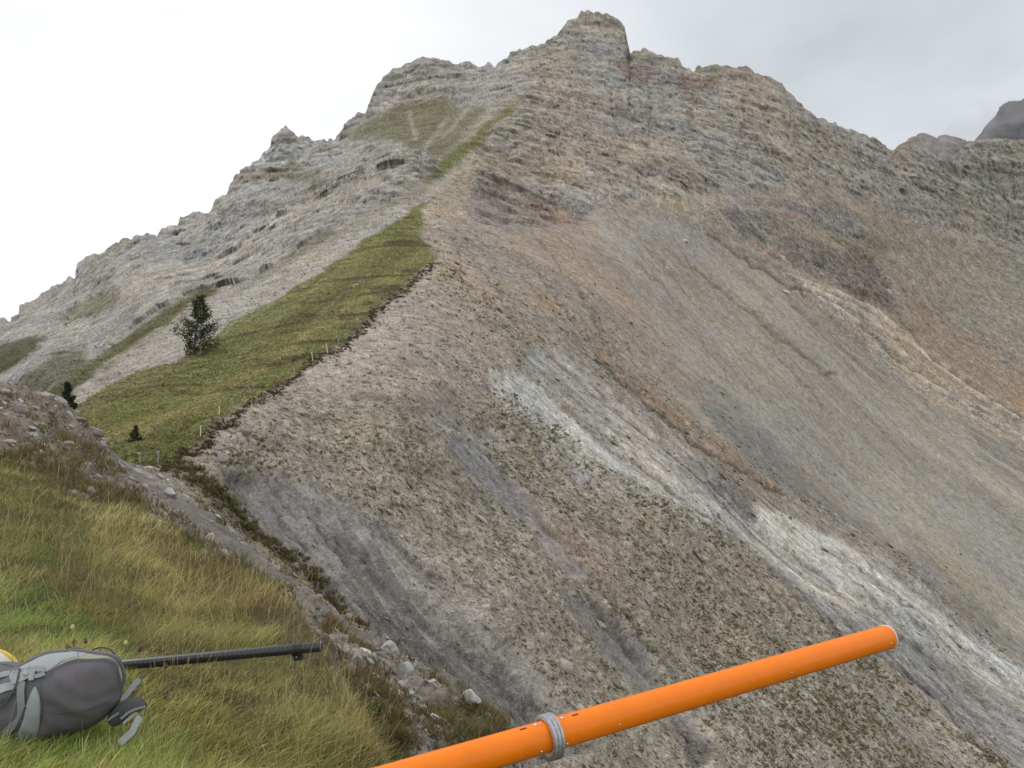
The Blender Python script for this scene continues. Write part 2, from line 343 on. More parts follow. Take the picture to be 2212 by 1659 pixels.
P([(1240,620),(1330,720),(1450,850),(1520,920),(1440,880),(1320,770),(1250,700)], (.32,.27,.20), 6, .6)
# ochre-white ledge and brown basin on the right
P([(1700,590),(1760,600),(1850,650),(1940,700),(2000,760),(2100,830),(2212,910),(2300,960),(2300,1000),(2200,960),(2050,880),(1930,790),(1840,710),(1750,640)], (.42,.355,.28), 5, .9, scr=.3, marl=.4)
P([(1780,630),(1900,680),(1950,730),(1900,720),(1800,665)], (.50,.46,.40), 4, .7)
P([(1880,740),(1960,790),(2060,860),(2050,872),(1950,815),(1870,760)], (.50,.47,.42), 3, .6)
P([(1930,560),(2000,640),(2100,720),(2212,800),(2300,850),(2300,940),(2150,860),(2020,770),(1950,690),(1940,620)], (.32,.25,.185), 6, .85, scr=.6)
P([(1800,610),(1880,620),(1940,660),(1950,690),(1880,660)], (.26,.20,.155), 4, .8)
P([(2150,830),(2212,850),(2300,900),(2300,930),(2200,900)], (.38,.27,.18), 5, .7)
P([(1860,480),(1980,500),(2212,560),(2300,600),(2300,820),(2160,750),(2010,650),(1930,570)], (.315,.295,.25), 8, .8, scr=.8, tuft=.5, cliff=0)
grass([(1860,500),(1930,515),(1965,545),(1900,545)], (.15,.145,.07), 5, .5)
P([(1900,340),(1925,330),(1930,400),(1945,450),(1925,440),(1905,400)], (.24,.23,.20), 4, .6)
P([(2030,345),(2060,345),(2070,390),(2060,470),(2090,520),(2060,500),(2040,440),(2035,390)], (.23,.22,.19), 4, .7)
P([(2080,320),(2212,305),(2300,320),(2300,520),(2212,530),(2110,520),(2080,450)], (.32,.31,.265), 8, .5, cliff=1)
# -- pink-brown scree below the crest
P([(925,495),(975,540),(1040,600),(1120,680),(1190,750),(1120,800),(1040,830),(950,830),(870,860),(780,830),(700,860),(640,850),(560,870),(470,940),(400,985),(390,1010),(520,1000),(440,960),(530,885),(640,830),(720,760),(800,690),(880,620),(950,562),(910,512)], (.375,.32,.272), 7, .9, tuft=.25, stone=.6)
P([(700,770),(800,700),(860,650),(900,680),(860,760),(780,800),(680,850),(600,870),(590,850)], (.415,.35,.298), 6, .7, tuft=.12)
P([(930,430),(1000,350),(1040,330),(1030,420),(1000,480),(960,540),(915,500)], (.35,.30,.235), 6, .8, tuft=.35)
P([(910,455),(940,440),(950,490),(930,505)], (.42,.34,.28), 3, .8)
P([(960,560),(1060,640),(1150,720),(1200,760),(1180,790),(1080,720),(980,640),(930,600)], (.33,.285,.22), 7, .6, tuft=.6)
# vegetated scree
TC = (.375,.348,.305)
P([(520,880),(640,840),(800,860),(900,900),(1000,900),(1080,1000),(1200,1130),(1300,1240),(1500,1430),(1620,1560),(1640,1700),(1000,1800),(1180,1560),(1050,1400),(930,1250),(820,1120),(700,1040),(560,1020),(440,1000)], TC, 8, .9, tuft=.75, stone=.7)
P([(1090,830),(1200,900),(1340,1020),(1500,1100),(1640,1180),(1760,1300),(1900,1420),(2080,1560),(2300,1760),(1700,1760),(1560,1500),(1400,1380),(1300,1250),(1160,1100),(1060,960),(1000,880)], (.375,.335,.285), 6, .9, tuft=.8, stone=.6)
P([(1500,1400),(1760,1480),(1950,1500),(2212,1640),(2212,1720),(1600,1720)], (.40,.375,.33), 8, .8, tuft=1)
P([(1080,1000),(1220,1090),(1300,1180),(1400,1290),(1340,1290),(1200,1180),(1110,1090)], (.34,.275,.23), 6, .8, tuft=.2)
P([(1200,1100),(1330,1120),(1380,1220),(1300,1240)], (.36,.285,.23), 9, .6, tuft=.2)
P([(860,1110),(960,1160),(1060,1280),(1160,1400),(1280,1520),(1250,1540),(1120,1430),(1000,1300),(900,1190)], (.40,.375,.33), 8, .6, tuft=.4)
# grey marl gullies
ML = (.215, .205, .195)
P([(470,1010),(560,1030),(640,1060),(760,1090),(850,1150),(930,1240),(1000,1310),(1110,1420),(1230,1540),(1240,1620),(1100,1640),(960,1500),(840,1400),(730,1310),(640,1230),(540,1140)], (.255,.248,.24), 4, .95, marl=1, tuft=.02, stone=.4, scr=.4)
P([(740,1110),(830,1150),(930,1250),(1010,1330),(1120,1450),(1230,1560),(1150,1610),(1050,1570),(930,1440),(850,1350),(790,1260),(760,1180)], (.14,.137,.135), 4, .95, marl=1, stone=.15)
P([(700,1160),(760,1180),(820,1290),(900,1390),(860,1390),(780,1310)], (.30,.285,.27), 7, .6, marl=1)
P([(900,1235),(960,1270),(1010,1330),(1080,1410),(1060,1400),(980,1330),(900,1260)], (.44,.42,.37), 3, .7)
P([(890,860),(980,880),(1100,930),(1080,950),(960,910)], (.29,.275,.26), 5, .7, tuft=.1, marl=.6)
P([(940,900),(1010,930),(1130,1030),(1210,1120),(1290,1230),(1250,1230),(1130,1100),(1020,1000)], (.215,.205,.20), 4, .95, marl=.9, tuft=.02, stone=.2)
P([(1220,1250),(1300,1290),(1400,1380),(1440,1470),(1560,1600),(1520,1660),(1420,1520),(1320,1400)], (.20,.193,.187), 4, .95, marl=.9, tuft=.02, stone=.2)
P([(1130,760),(1200,750),(1290,820),(1400,900),(1500,970),(1600,1060),(1700,1110),(1900,1200),(2060,1320),(2212,1440),(2300,1500),(2300,1760),(2150,1600),(2000,1480),(1850,1370),(1740,1270),(1640,1190),(1500,1080),(1380,980),(1250,880),(1150,810)], (.365,.355,.335), 4, .95, marl=1, tuft=.03, stone=.35, scr=0)
WH = (.55, .535, .50)
P([(1060,800),(1110,790),(1200,850),(1310,960),(1400,1030),(1560,1110),(1620,1170),(1500,1100),(1380,1030),(1280,980),(1190,920),(1080,870)], WH, 3, .9, cliff=.35, marl=.7)
P([(1310,910),(1360,930),(1450,1010),(1530,1070),(1580,1120),(1500,1090),(1420,1040),(1330,970)], (.52,.50,.45), 4, .75, cliff=.45)
P([(1640,1090),(1740,1130),(1860,1190),(1990,1290),(2100,1370),(2212,1450),(2300,1520),(2212,1490),(2060,1390),(1930,1310),(1800,1250),(1700,1190),(1640,1140)], WH, 3, .9, cliff=.35, marl=.7)
P([(1540,1030),(1620,1060),(1640,1120),(1600,1100)], (.17,.163,.155), 4, .8)
P([(1480,980),(1560,1010),(1620,1060),(1560,1060),(1490,1010)], (.20,.19,.185), 4, .8)
P([(1760,1250),(1900,1310),(2060,1420),(2230,1550),(2230,1700),(2080,1560),(1940,1450),(1820,1340)], (.25,.245,.235), 9, .75, marl=1)
P([(1130,745),(1210,740),(1330,840),(1280,850),(1190,790)], (.36,.35,.33), 4, .8, marl=.8)
P([(1430,800),(1500,850)], (.25,.2,.15), 2, .5, line=2)
# rust gully
P([(1285,750),(1330,790),(1420,870),(1500,930),(1590,990),(1680,1060)], (.29,.215,.155), 4, .9, line=3.2)
P([(1290,765),(1340,815),(1430,900),(1510,960)], (.15,.11,.08), 2, .7, line=1.0)
P([(1100,850),(1220,930),(1300,1000),(1420,1060),(1560,1130),(1660,1210),(1560,1180),(1420,1110),(1290,1050),(1180,960)], (.42,.41,.38), 4, .7)
P([(1640,1130),(1800,1230),(1960,1310),(2100,1400),(2230,1510),(2130,1470),(1990,1380),(1850,1320),(1740,1260),(1660,1190)], (.43,.42,.39), 5, .7)
P([(1180,760),(1260,800),(1330,860),(1300,870),(1220,820)], (.40,.39,.37), 4, .6)
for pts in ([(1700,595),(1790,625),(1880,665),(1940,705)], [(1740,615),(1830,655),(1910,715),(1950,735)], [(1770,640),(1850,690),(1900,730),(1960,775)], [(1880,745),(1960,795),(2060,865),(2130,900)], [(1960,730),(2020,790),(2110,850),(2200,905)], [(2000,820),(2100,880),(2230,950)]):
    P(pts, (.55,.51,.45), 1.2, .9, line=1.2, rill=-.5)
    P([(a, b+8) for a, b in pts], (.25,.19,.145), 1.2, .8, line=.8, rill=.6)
# many thin straight runnels fanning down the talus and the marl
rr2 = np.random.default_rng(5)
def runnels(n_, x0, y0, x1, y1, L0, L1, ang, cols, a0, a1, w0=.3, w1=.8, ch__=.35, fan=0):
    for _ in range(n_):
        t_ = rr2.random(); sx = x0+(x1-x0)*t_+rr2.normal(0, 30); sy = y0+(y1-y0)*t_+rr2.normal(0, 60); L_ = rr2.uniform(L0, L1); an = math.radians(ang+fan*(t_-.5)+rr2.normal(0, 1.6))
        k_ = 7; u_ = np.linspace(0, 1, k_); xx = sx+np.cos(an)*L_*u_+rr2.normal(0, 1.6, k_); yy = sy+np.sin(an)*L_*u_+rr2.normal(0, 1.6, k_)+L_*.05*u_**2
        c_ = cols[rr2.integers(len(cols))]; P(list(zip(xx, yy)), c_, 1.5, rr2.uniform(a0, a1), line=rr2.uniform(w0, w1), rill=ch__)
runnels(70, 1290, 450, 1900, 760, 150, 620, 44, [(.25,.22,.19), (.26,.24,.215), (.41,.39,.355), (.28,.245,.21)], .45, .9, .4, 1.0, fan=-8)
runnels(36, 1450, 720, 1950, 1050, 150, 500, 42, [(.25,.24,.22), (.40,.385,.35), (.27,.25,.22)], .4, .8)
runnels(40, 1060, 470, 1330, 760, 120, 380, 47, [(.24,.195,.155), (.38,.325,.27)], .25, .55)
P([(560,1020),(700,1040),(860,1110),(960,1210),(1080,1340),(1200,1460),(1300,1600),(1100,1640),(900,1450),(700,1290)], (.25,.242,.235), 6, .8, marl=1, tuft=.03, stone=.3)
P([(740,1110),(830,1150),(930,1250),(1010,1330),(1120,1450),(1230,1560),(1150,1610),(1050,1570),(930,1440),(850,1350),(790,1260),(760,1180)], (.15,.147,.145), 5, .8)
runnels(46, 520, 1060, 900, 1180, 180, 480, 46, [(.14,.135,.13), (.36,.345,.32), (.17,.163,.155)], .35, .75, .3, .9, .7)
runnels(60, 1160, 780, 2050, 1330, 120, 420, 40, [(.19,.185,.175), (.24,.23,.22), (.47,.455,.42)], .35, .8, .3, .9, .7)
runnels(40, 1500, 1150, 2100, 1500, 100, 300, 50, [(.16,.155,.15), (.20,.195,.185)], .35, .8, .4, 1.1, .9)
runnels(24, 1900, 560, 2150, 760, 100, 300, 38, [(.24,.19,.15), (.40,.35,.29)], .3, .6)
runnels(30, 200, 830, 900, 430, 80, 260, 143, [(.22,.21,.19), (.17,.17,.10), (.42,.41,.38)], .15, .4, .3, .7, .15)
# rills and narrow gullies down the fall line
RG = (.23, .185, .145)
for pts, w_, c_, a_ in [([(1350,470),(1420,560),(1500,650),(1560,720)], .9, RG, .5), ([(1480,560),(1580,640),(1700,740),(1800,815)], 1.2, RG, .7), ([(1230,600),(1300,700),(1350,780)], .9, RG, .6), ([(1530,500),(1640,580),(1740,640)], 1.3, (.19,.165,.135), .7),
  ([(1110,540),(1200,640),(1260,720)], 1.0, RG, .6), ([(1170,520),(1230,600),(1290,700),(1330,760)], .9, RG, .6), ([(1380,560),(1450,640),(1520,740),(1600,850)], .8, RG, .4), ([(1600,700),(1700,790),(1800,900)], .9, RG, .4),
  ([(620,1090),(700,1180),(800,1310),(900,1430)], 1.4, (.17,.16,.15), .7), ([(700,1110),(830,1230),(920,1330),(1020,1440)], 1.2, (.17,.16,.15), .7), ([(560,1080),(640,1190),(740,1300)], 1.2, (.19,.175,.16), .6), ([(960,870),(1080,985),(1180,1095),(1290,1230),(1400,1370),(1500,1500)], 1.4, (.20,.18,.165), .7),
  ([(860,880),(980,1010),(1100,1140),(1220,1290),(1330,1430),(1440,1580)], 1.2, (.22,.195,.17), .6), ([(1260,1240),(1380,1380),(1480,1540),(1540,1640)], 1.3, (.17,.16,.15), .7), ([(1150,950),(1260,1060),(1380,1180),(1490,1330),(1600,1450)], 1.2, (.23,.19,.165), .6),
  ([(1650,1200),(1760,1290),(1900,1400),(2030,1500),(2150,1640)], 1.6, (.17,.165,.155), .8), ([(1700,1180),(1850,1290),(2000,1400),(2150,1530),(2230,1600)], 1.3, (.18,.175,.165), .7), ([(1780,1180),(1930,1270),(2060,1370),(2212,1500)], 1.1, (.20,.19,.18), .6),
  ([(1200,760),(1320,860),(1450,960),(1560,1050)], 1.2, (.20,.19,.18), .7), ([(1240,870),(1350,960),(1460,1060),(1600,1160)], 1.2, (.22,.205,.185), .7), ([(1560,1110),(1640,1190),(1720,1280),(1840,1380)], 1.5, (.17,.165,.155), .8),
  ([(1290,765),(1340,815),(1430,900),(1510,960),(1600,1010),(1690,1070)], 1.4, (.15,.11,.08), .8), ([(1860,700),(1960,790),(2060,850),(2212,945)], .9, (.24,.19,.15), .6), ([(1950,690),(2010,770),(2120,850),(2212,900)], 1.1, (.22,.16,.12), .7),
  ([(1880,570),(1960,640),(2060,720),(2212,790)], .8, (.24,.215,.18), .4), ([(1140,800),(1230,880),(1330,960)], .9, (.25,.24,.22), .6), ([(1000,640),(1080,720),(1180,830)], .8, (.27,.215,.175), .5), ([(1020,560),(1120,680),(1200,760),(1290,850)], 1.0, (.24,.195,.155), .6)]:
    q_ = np.array(pts, float); u_ = np.linspace(0, 1, len(q_)*5); t0 = np.linspace(0, 1, len(q_)); xx = np.interp(u_, t0, q_[:, 0])+rng.normal(0, 3.2, len(u_)); yy = np.interp(u_, t0, q_[:, 1])+rng.normal(0, 3.2, len(u_))
    P(list(zip(xx, yy)), c_, 1.6, min(a_*1.25, .95), line=w_*1.15, rill=1)
for pts in ([(1925,325),(1935,380),(1950,440),(1970,470)], [(2055,345),(2068,400),(2060,450),(2085,510)], [(1760,258),(1772,330),(1768,370)], [(1364,112),(1368,150)], [(965,150),(975,190),(985,215)], [(715,330),(722,372)],
    [(385,492),(395,540),(400,570)], [(1240,115),(1262,180),(1255,230)], [(1480,155),(1500,230),(1495,270)], [(1600,180),(1612,260),(1590,320)], [(1700,225),(1708,300)], [(470,435),(482,480)], [(1400,190),(1410,250),(1400,300)], [(1840,290),(1850,360)],
    [(2130,310),(2140,400),(2150,470)], [(1180,170),(1195,230)], [(1320,200),(1335,290)], [(2000,330),(2005,400)], [(1660,260),(1650,350)], [(2180,320),(2190,420)]):
    q_ = np.array(pts, float); u_ = np.linspace(0, 1, 12); t0 = np.linspace(0, 1, len(q_)); P(list(zip(np.interp(u_, t0, q_[:, 0])+rng.normal(0, 2.5, 12), np.interp(u_, t0, q_[:, 1]))), None, 3.5, .9, line=.8, rill=1)
# base of flank beside the near spur: brown tufts
P([(380,1010),(430,1050),(520,1120),(620,1210),(740,1310),(860,1400),(980,1490)], (.27,.235,.18), 5, .8, line=7, tuft=.9)
grass(MEAD, (.178,.188,.068), 1.6, .0)
# warp and sample
Bf = B.reshape(-1, 3); spf = sp.ravel()
pxf = PX.ravel(); pyf = PY.ravel()
Df = D.ravel()
grz = np.clip(2.3/(spf/(Df/FOC)), .3, 1).astype(f4)
spf = np.sqrt(np.minimum(spf, Df/FOC*5)*Df/FOC*.75)                      # grazing faces keep their fine relief
mpp = Df/FOC                                       # metres per pixel, so that edges stay ragged at every distance
w1 = w2 = 0
for i, (l, a_) in enumerate([(60, 26), (22, 11), (8, 4.5), (3, 1.7), (1.2, .7)]):
    b_ = np.clip(l/(mpp*3), 0, 1)
    amp = np.minimum(a_/mpp/6, [2.2, 2.0, 1.7, 1.3, 1.0][i])*b_
    w1 = w1+vn(Bf, l, 100+i)*amp; w2 = w2+vn(Bf, l, 120+i)*amp
gz = smp(R.ch['grass'], pxf, pyf, R.x0, R.y0, R.st)
C, ch = R.get(pxf+w1, pyf+w2)
lum_ = C.mean(-1, keepdims=True); C = (lum_+(C-lum_)*.90)*np.array([.98, .935, .875])*CF
cg_ = ch['cliff'][:, None]*.35; C = C*(1-cg_)+C.mean(-1, keepdims=True)*np.array([1.0, .99, .965])*cg_; C = C*(1+.02*ch['cliff'][:, None])
C = C.astype(f4); cliff, gr, tf, stn, marl, scr, smo, rill = (ch[k].astype(f4) for k in ('cliff', 'grass', 'tuft', 'stone', 'marl', 'scr', 'sm', 'rill'))
smo = smo*(1-cliff)*(1-gr)
# ---- relief
x, y, z = Bf[:, 0], Bf[:, 1], Bf[:, 2]
wz = 13*vn(Bf, (90, 90, 60), 5)+4*vn(Bf, 34, 6)
Pb = np.stack([x, y, z+.12*x+wz], -1)              # bedding coordinates, folded
def blk(P_, l, st, seed):                          # broken blocks: sharp-edged ledges
    v = vn(P_, (l*st[0], l*st[1], l*st[2]), seed)
    return (np.tanh(v*5)*.6+v*.6)*bl(l*min(st), spf)
dis = 0
for i, l in enumerate([46, 24, 13, 7, 4, 2.3, 1.3]):
    dis = dis+l*(.03,.045,.08,.12,.15,.17,.17)[i]*blk(Pb, l, (1.3, 1.3, .55), 40+i)
    dis = dis+l*(.02,.035,.06,.10,.13,.15,.15)[i]*blk(Pb, l, (.8, .8, 1.5), 50+i)
for i, l in enumerate([20, 10, 6.5, 4.2]):           # thin beds standing out as ledges
    v = vn(Pb, (l*3, l*3, l*.5), 150+i); dis = dis+np.where(pxf > 540, .6, 1.25)*l*(.06, .12, .17, .2)[i]*np.tanh(v*6)*bl(l*.5, spf)
crk = 0
for i, l in enumerate([24, 12, 6, 3]):
    v = np.abs(vn(np.stack([x+6*vn(Bf, 11, 65), y+6*vn(Bf, 12, 66), z*.7], -1), l, 60+i)); crk = crk-l*np.where(pxf > 540, 2.0, 1.0)*(.05,.09,.11,.11)[i]*(1-ss(0, .16, v))*bl(l*.5, spf)
ribs = 0
for i, l in enumerate([90, 45]): ribs = ribs+l*.06*vn(np.stack([x, y, z*.3], -1), l, 66+i)
dc = (dis+crk+ribs)
fade = ss(0, 6, pyf-np.repeat(top[None], NR, 0).ravel())
# screes: rills follow the fall line (down +x on the right, down -x on the left), so the noise runs long in x
Pr = np.stack([x*.10+z*.02, y+.12*x, z*.05], -1)
rl = 0
for i, l in enumerate([26, 13, 6.5, 3.2, 1.6]):
    v = vn(Pr, l, 70+i); rl = rl+l*(.018,.03,.045,.06,.06)[i]*(np.abs(v)*2-1)*bl(l, spf)
bumps = 0
for i, l in enumerate([30, 12, 5, 2.2, 1.1, .55, .28]):
    bumps = bumps+l*(.045 if l > 4 else .085)*vn(Bf, l, 80+i)*bl(l, spf)
chip = 0                                           # stones lying on the scree
for i, l in enumerate([2.4, 1.3, .75, .42]):
    v = vn(Bf, (l, l, l*.6), 90+i); chip = chip+l*.32*ss(.32, .62, v)*bl(l, spf)
Pm = np.stack([x*.35+y*.2, y, z*2.0], -1); turf = 0
for i, l in enumerate([7, 3.2, 1.5, .7, .35]):
    turf = turf+l*.15*vn(Pm, l, 95+i)*bl(l*.5, spf)
rl = rl*(1-.4*smo); bumps = bumps*(1-.75*smo); chip = chip*(1-.8*smo)*.6
hi = -rill*np.clip(Df/130, .3, 3)*(.8+1.3*cliff)+cliff*dc*np.clip(Df/420, .12, 1)+(1-cliff)*(1-gr)*(rl*(.35+1.1*marl)+bumps*.9)+stn*(1-gr)*(1-.7*cliff)*chip+gr*(turf*.9+bumps*.3)
if 1:                                              # turf lip stands proud of the scree below it
    hi = hi+.35*gr*(Df < 260)*ss(0.02, .5, gr)
nn = nrm.reshape(-1, 3)
hd = -Bf*np.array([1, 1, .15]); hd /= np.linalg.norm(hd, axis=1, keepdims=True); cw = (cliff*(.25+.75*fade))[:, None]*.9
dr_ = nn*(1-cw)+hd*cw; dr_ /= np.linalg.norm(dr_, axis=1, keepdims=True)
V = Bf+dr_*(hi*(1-.16*cliff)*(.35+.65*fade)*np.where(cliff > .5, 1, grz))[:, None]
# ---- colour variation of the ground itself
big = vn(Bf, 40, 200)*.5+vn(Bf, 15, 201)*.3*bl(15, spf)+vn(Bf, 5, 202)*.25*bl(5, spf)
def fine(seed):                                    # noise close to the smallest size the mesh holds
    s = 0
    for i, l in enumerate([.3, .6, 1.2, 2.4, 4.8, 9.6]):
        b_ = bl(l, spf)*np.clip(1-bl(l/3.0, spf), 0, 1); s = s+b_*vn(Bf, l, seed+i)
    return s
f1 = fine(210); f2 = fine(220); wn = rng.standard_normal(len(C)).astype(f4)
strk = 0
for i, l in enumerate([40, 18, 8, 3.6, 1.7]): strk = strk+vn(Pr, l, 240+i)*bl(l, spf)*(.9-.12*i)
strf = vn(Pr, 1.7, 245)*bl(1.5, spf)+vn(Pr, .8, 246)*bl(.8, spf)+.8*(1-2*np.abs(vn(Pr, 5, 247)))
strat = vn(Pb, (30, 30, 3.2), 250)*bl(3.2, spf)+vn(Pb, (60, 60, 8), 251)
mul = 1+.10*big+(1-cliff)*(1-gr)*((.10+.02*smo+.06*marl)*strk+.32*marl*strf+(.27-.13*smo)*f1)+cliff*(.20*strat+.34*f1)+gr*(.22*f1+.12*big)+(.20-.08*smo)*wn
C = C*np.clip(mul, .35, 1.9)[:, None]
warm = (.06*vn(Bf, 55, 260)+.05*vn(Bf, 9, 261)*bl(9, spf)+.04*f2)*(1-gr)
C = C*np.stack([1+warm, 1+warm*.15, 1-warm], -1)
pale = ss(.45, .75, f2+.15*wn)*stn*(1-gr)*.55*(1-.7*smo)       # pale stones
C = C*(1-pale[:, None])+np.array([.50, .48, .44])*pale[:, None]
fleck = ss(.35, .65, fine(270)+.12*wn)*(1-gr)*.35*(1-.6*smo)  # dark joints and shadowed chips are real relief; these are darker stones
C = C*(1-fleck[:, None]*np.array([.55, .55, .55]))
tn = fine(280)+.35*vn(Bf, 22, 290)+.25*strk
tm = ss(.05, .40, tn-.35+.55*tf)*np.minimum(tf*1.6, 1)*(1-gr)*.45
tc_ = np.array([.175, .155, .090])*(1+.3*f1[:, None])+np.array([.05, .02, 0])*ss(-.2, .5, f2)[:, None]
C = C*(1-tm[:, None])+tc_*tm[:, None]
# green and russet of the turf
gd_ = ss(.1, .6, vn(Pm, 6, 300)*.6+vn(Pm, 2.2, 301)*.5*bl(1.5, spf)+f2*.3)*gr
C = C*(1-gd_[:, None]*.75)+np.array([.062, .045, .024])*gd_[:, None]*.75
# gaps of scree in thin grass, tufts between far ledges
gt = ss(.25, .6, fine(310)+.4*vn(Bf, 30, 311))*cliff*(pxf < 560)*.4
C = C*(1-gt[:, None])+np.array([.12, .12, .06])*gt[:, None]
Vg = V.reshape(NR, NC, 3); Cg = C.reshape(NR, NC, 3)
# the back of the ridge falls away behind the skyline
nb = 14; back = []; bc = []
for k in range(1, nb):
    s_ = 1+.012*k*k*.6; P_ = Vg[0]*1.0; r_ = P_*np.array([1, 1, 1]); r_ = P_*s_; r_[:, 2] = P_[:, 2]-(P_[:, 1]*(s_-1))*1.1
    back.append(r_); bc.append(Cg[0])
Vall = np.concatenate([np.array(back[::-1]), Vg], 0); Call = np.concatenate([np.array(bc[::-1]), Cg], 0)
mesh_np('mountain', Vall.reshape(-1, 3), grid_faces(Vall.shape[0], NC), Call.reshape(-1, 3), M_rock).__setitem__('kind', 'structure')
MG = dict(strk=strk.reshape(NR, NC), V=Vg, C=Cg, sm=smo.reshape(NR, NC), tf=tf.reshape(NR, NC), gr=gr.reshape(NR, NC), stn=stn.reshape(NR, NC), cliff=cliff.reshape(NR, NC), marl=marl.reshape(NR, NC), D=D, PX=PX, PY=PY, nrm=nrm, sp=sp)
def on_mountain(qx, qy, q=True):
    """point of the mountain surface seen in the direction of a traced point"""
    a_, b_ = (qx*K, qy*K) if q else (qx, qy)
    j = int(np.argmin(np.abs(px-a_))); i = int(np.argmin(np.abs(PY[:, j]-b_)))
    return Vg[i, j].astype(float), nrm[i, j].astype(float), float(D[i, j])
# ---- misty peaks behind, and the valley floor far below
def far_peak(name, prof, dist, depth, colr):
    prof = np.array(prof, float)*K; xs = np.arange(prof[0, 0], prof[-1, 0], .6); tp = np.interp(xs, prof[:, 0], prof[:, 1])
    tp = tp+np.interp(xs, np.arange(xs[0], xs[-1]+3, 2.5), rng.standard_normal(len(np.arange(xs[0], xs[-1]+3, 2.5))))*.5
    tt = np.linspace(0, 1, 160)[:, None]; Y = tp[None]+(220-tp)[None]*tt; X = np.broadcast_to(xs[None], Y.shape)
    B_ = at(X, Y, dist-depth*tt+0*X); n_, s_ = normals(B_); b = B_.reshape(-1, 3)
    h = 0
    for i, l in enumerate([160, 80, 40, 20, 10]): h = h+l*.16*(1-2*np.abs(vn(b*[1, 1, .5], l, 400+i)))
    V_ = b+n_.reshape(-1, 3)*(h*ss(0, .06, np.repeat(tt, len(xs), 1).ravel())*.8)[:, None]
    c = np.array(colr)*(1+.2*vn(b, 60, 410)+.2*vn(b, 14, 411))[:, None]
    G = V_.reshape(160, -1, 3); bk = [G[0]*(1+.03*k)-np.array([0, 0, dist*.03*k*1.2+0]) for k in range(6, 0, -1)]
    G2_ = np.concatenate([np.array(bk), G], 0); c2 = np.concatenate([np.repeat(c.reshape(160, -1, 3)[:1], 6, 0), c.reshape(160, -1, 3)], 0)
    o = mesh_np(name, G2_.reshape(-1, 3), grid_faces(G2_.shape[0], len(xs)), c2.reshape(-1, 3), M_rock); o['kind'] = 'structure'
far_peak('distant_peak', [(2060,345),(2106,303),(2120,285),(2136,263),(2156,246),(2158,232),(2168,224),(2181,219),(2192,224),(2200,219),(2212,214),(2300,190),(2500,180),(2700,300)], 2300, 500, (.09,.085,.088))
far_peak('distant_hills', [(1940,330),(1968,300),(1990,296),(2010,300),(2026,306),(2036,298),(2048,298),(2060,305),(2071,311),(2100,325),(2180,360)], 1900, 300, (.24,.225,.22))
a_ = np.linspace(0, 2*math.pi, 97)[:-1]; rr = [0, 60, 200, 600, 2000, 9000]
Vv = [(0.0, 0.0, -150.0)]; 
for r_ in rr[1:]: Vv += [(r_*math.cos(t_), r_*math.sin(t_), -150-.02*min(r_, 2000)) for t_ in a_]
Fv = [(0, 1+k, 1+(k+1) % 96) for k in range(96)]
me = bpy.data.meshes.new('valley_floor')
for q_ in range(len(rr)-2):
    for k in range(96):
        Fv.append((1+q_*96+k, 1+(q_+1)*96+k, 1+(q_+1)*96+(k+1) % 96, 1+q_*96+(k+1) % 96))
me.from_pydata(Vv, [], Fv); vf = bpy.data.objects.new('valley_floor', me); sc.collection.objects.link(vf)
me.materials.append(mat('valley', (.10, .11, .06), noise=(.01, .4))); vf['kind'] = 'structure'
# ================================================================= near scree spur with the bare chute
NSK = np.array([(-420,780),(-200,800),(0,828),(30,833),(60,842),(110,856),(145,875),(170,900),(195,925),(215,945),(240,972),(270,996),(330,1020),(400,1068),(470,1125),
 (540,1178),(620,1236),(680,1285),(750,1340),(830,1392),(900,1436),(960,1474),(1020,1522),(1060,1560),(1085,1600),(1110,1680),(1150,1800),(1250,2000)], float)*K
NCPq = [(-400,780,30),(0,828,27),(110,855,30),(195,930,30),(270,995,32),(400,1065,28),(540,1178,22),(700,1300,16),(830,1392,12.6),(960,1474,10.5),(1085,1600,9),(0,900,20),(0,1000,13),
 (100,1000,15),(200,1050,15),(250,1100,14),(350,1150,13.8),(450,1220,12.6),(600,1300,11),(700,1400,8.6),(800,1500,7),(900,1600,6.2),(850,1659,5.4),(1000,1659,6.8),(300,1200,10.5),(600,1500,7.5),
 (300,1659,6.5),(0,1659,6.5),(0,1300,10),(-400,1200,10),(-400,1700,7),(1200,2000,5.5),(800,2000,4.2)]
nev = fastmap(rbf([(a*K, b*K, d) for a, b, d in NCPq]), -200, 300, 620, 1000)
npx = np.concatenate([np.arange(-170, -4, 2.5), np.arange(-4, 560, .62)]); NNC = len(npx); NNR = 640
ntop = np.interp(npx, NSK[:, 0], NSK[:, 1]); nbot = np.maximum(860, ntop+60)
tt = np.linspace(0, 1, NNR)[:, None]; NPY = ntop[None]+(nbot-ntop)[None]*tt; NPX = np.broadcast_to(npx[None], NPY.shape)
ND = nev(NPX, NPY); NB = at(NPX, NPY, ND); nn_, nsp = normals(NB)
R2 = Raster(-190, 330, 600, 900, ['stone', 'veg', 'bare', 'white'])
R2.col[:] = (.245, .215, .19); R2.ch['stone'][:] = 1
P = R2.paint
P([(200,930),(240,965),(300,1005),(400,1075),(480,1135),(620,1240),(760,1350),(900,1440),(1000,1520),(900,1540),(760,1440),(640,1380),(520,1290),(420,1200),(330,1120),(260,1050),(210,990)], (.285,.27,.255), 7, .9, stone=.75)
P([(225,955),(330,1050),(420,1118),(480,1168),(560,1228),(640,1288),(710,1335),(790,1395)], (.205,.20,.195), 4, .95, line=6.5, stone=.08, bare=1)
P([(270,1000),(420,1080),(540,1172),(700,1295),(830,1390),(960,1474),(1050,1556)], (.40,.385,.355), 3, .85, line=3.2, stone=1, white=.8)
P([(690,1370),(760,1420),(850,1465),(940,1560),(1060,1640),(900,1640),(800,1560),(760,1500),(700,1440)], (.31,.29,.265), 6, .85, stone=1, white=.35)
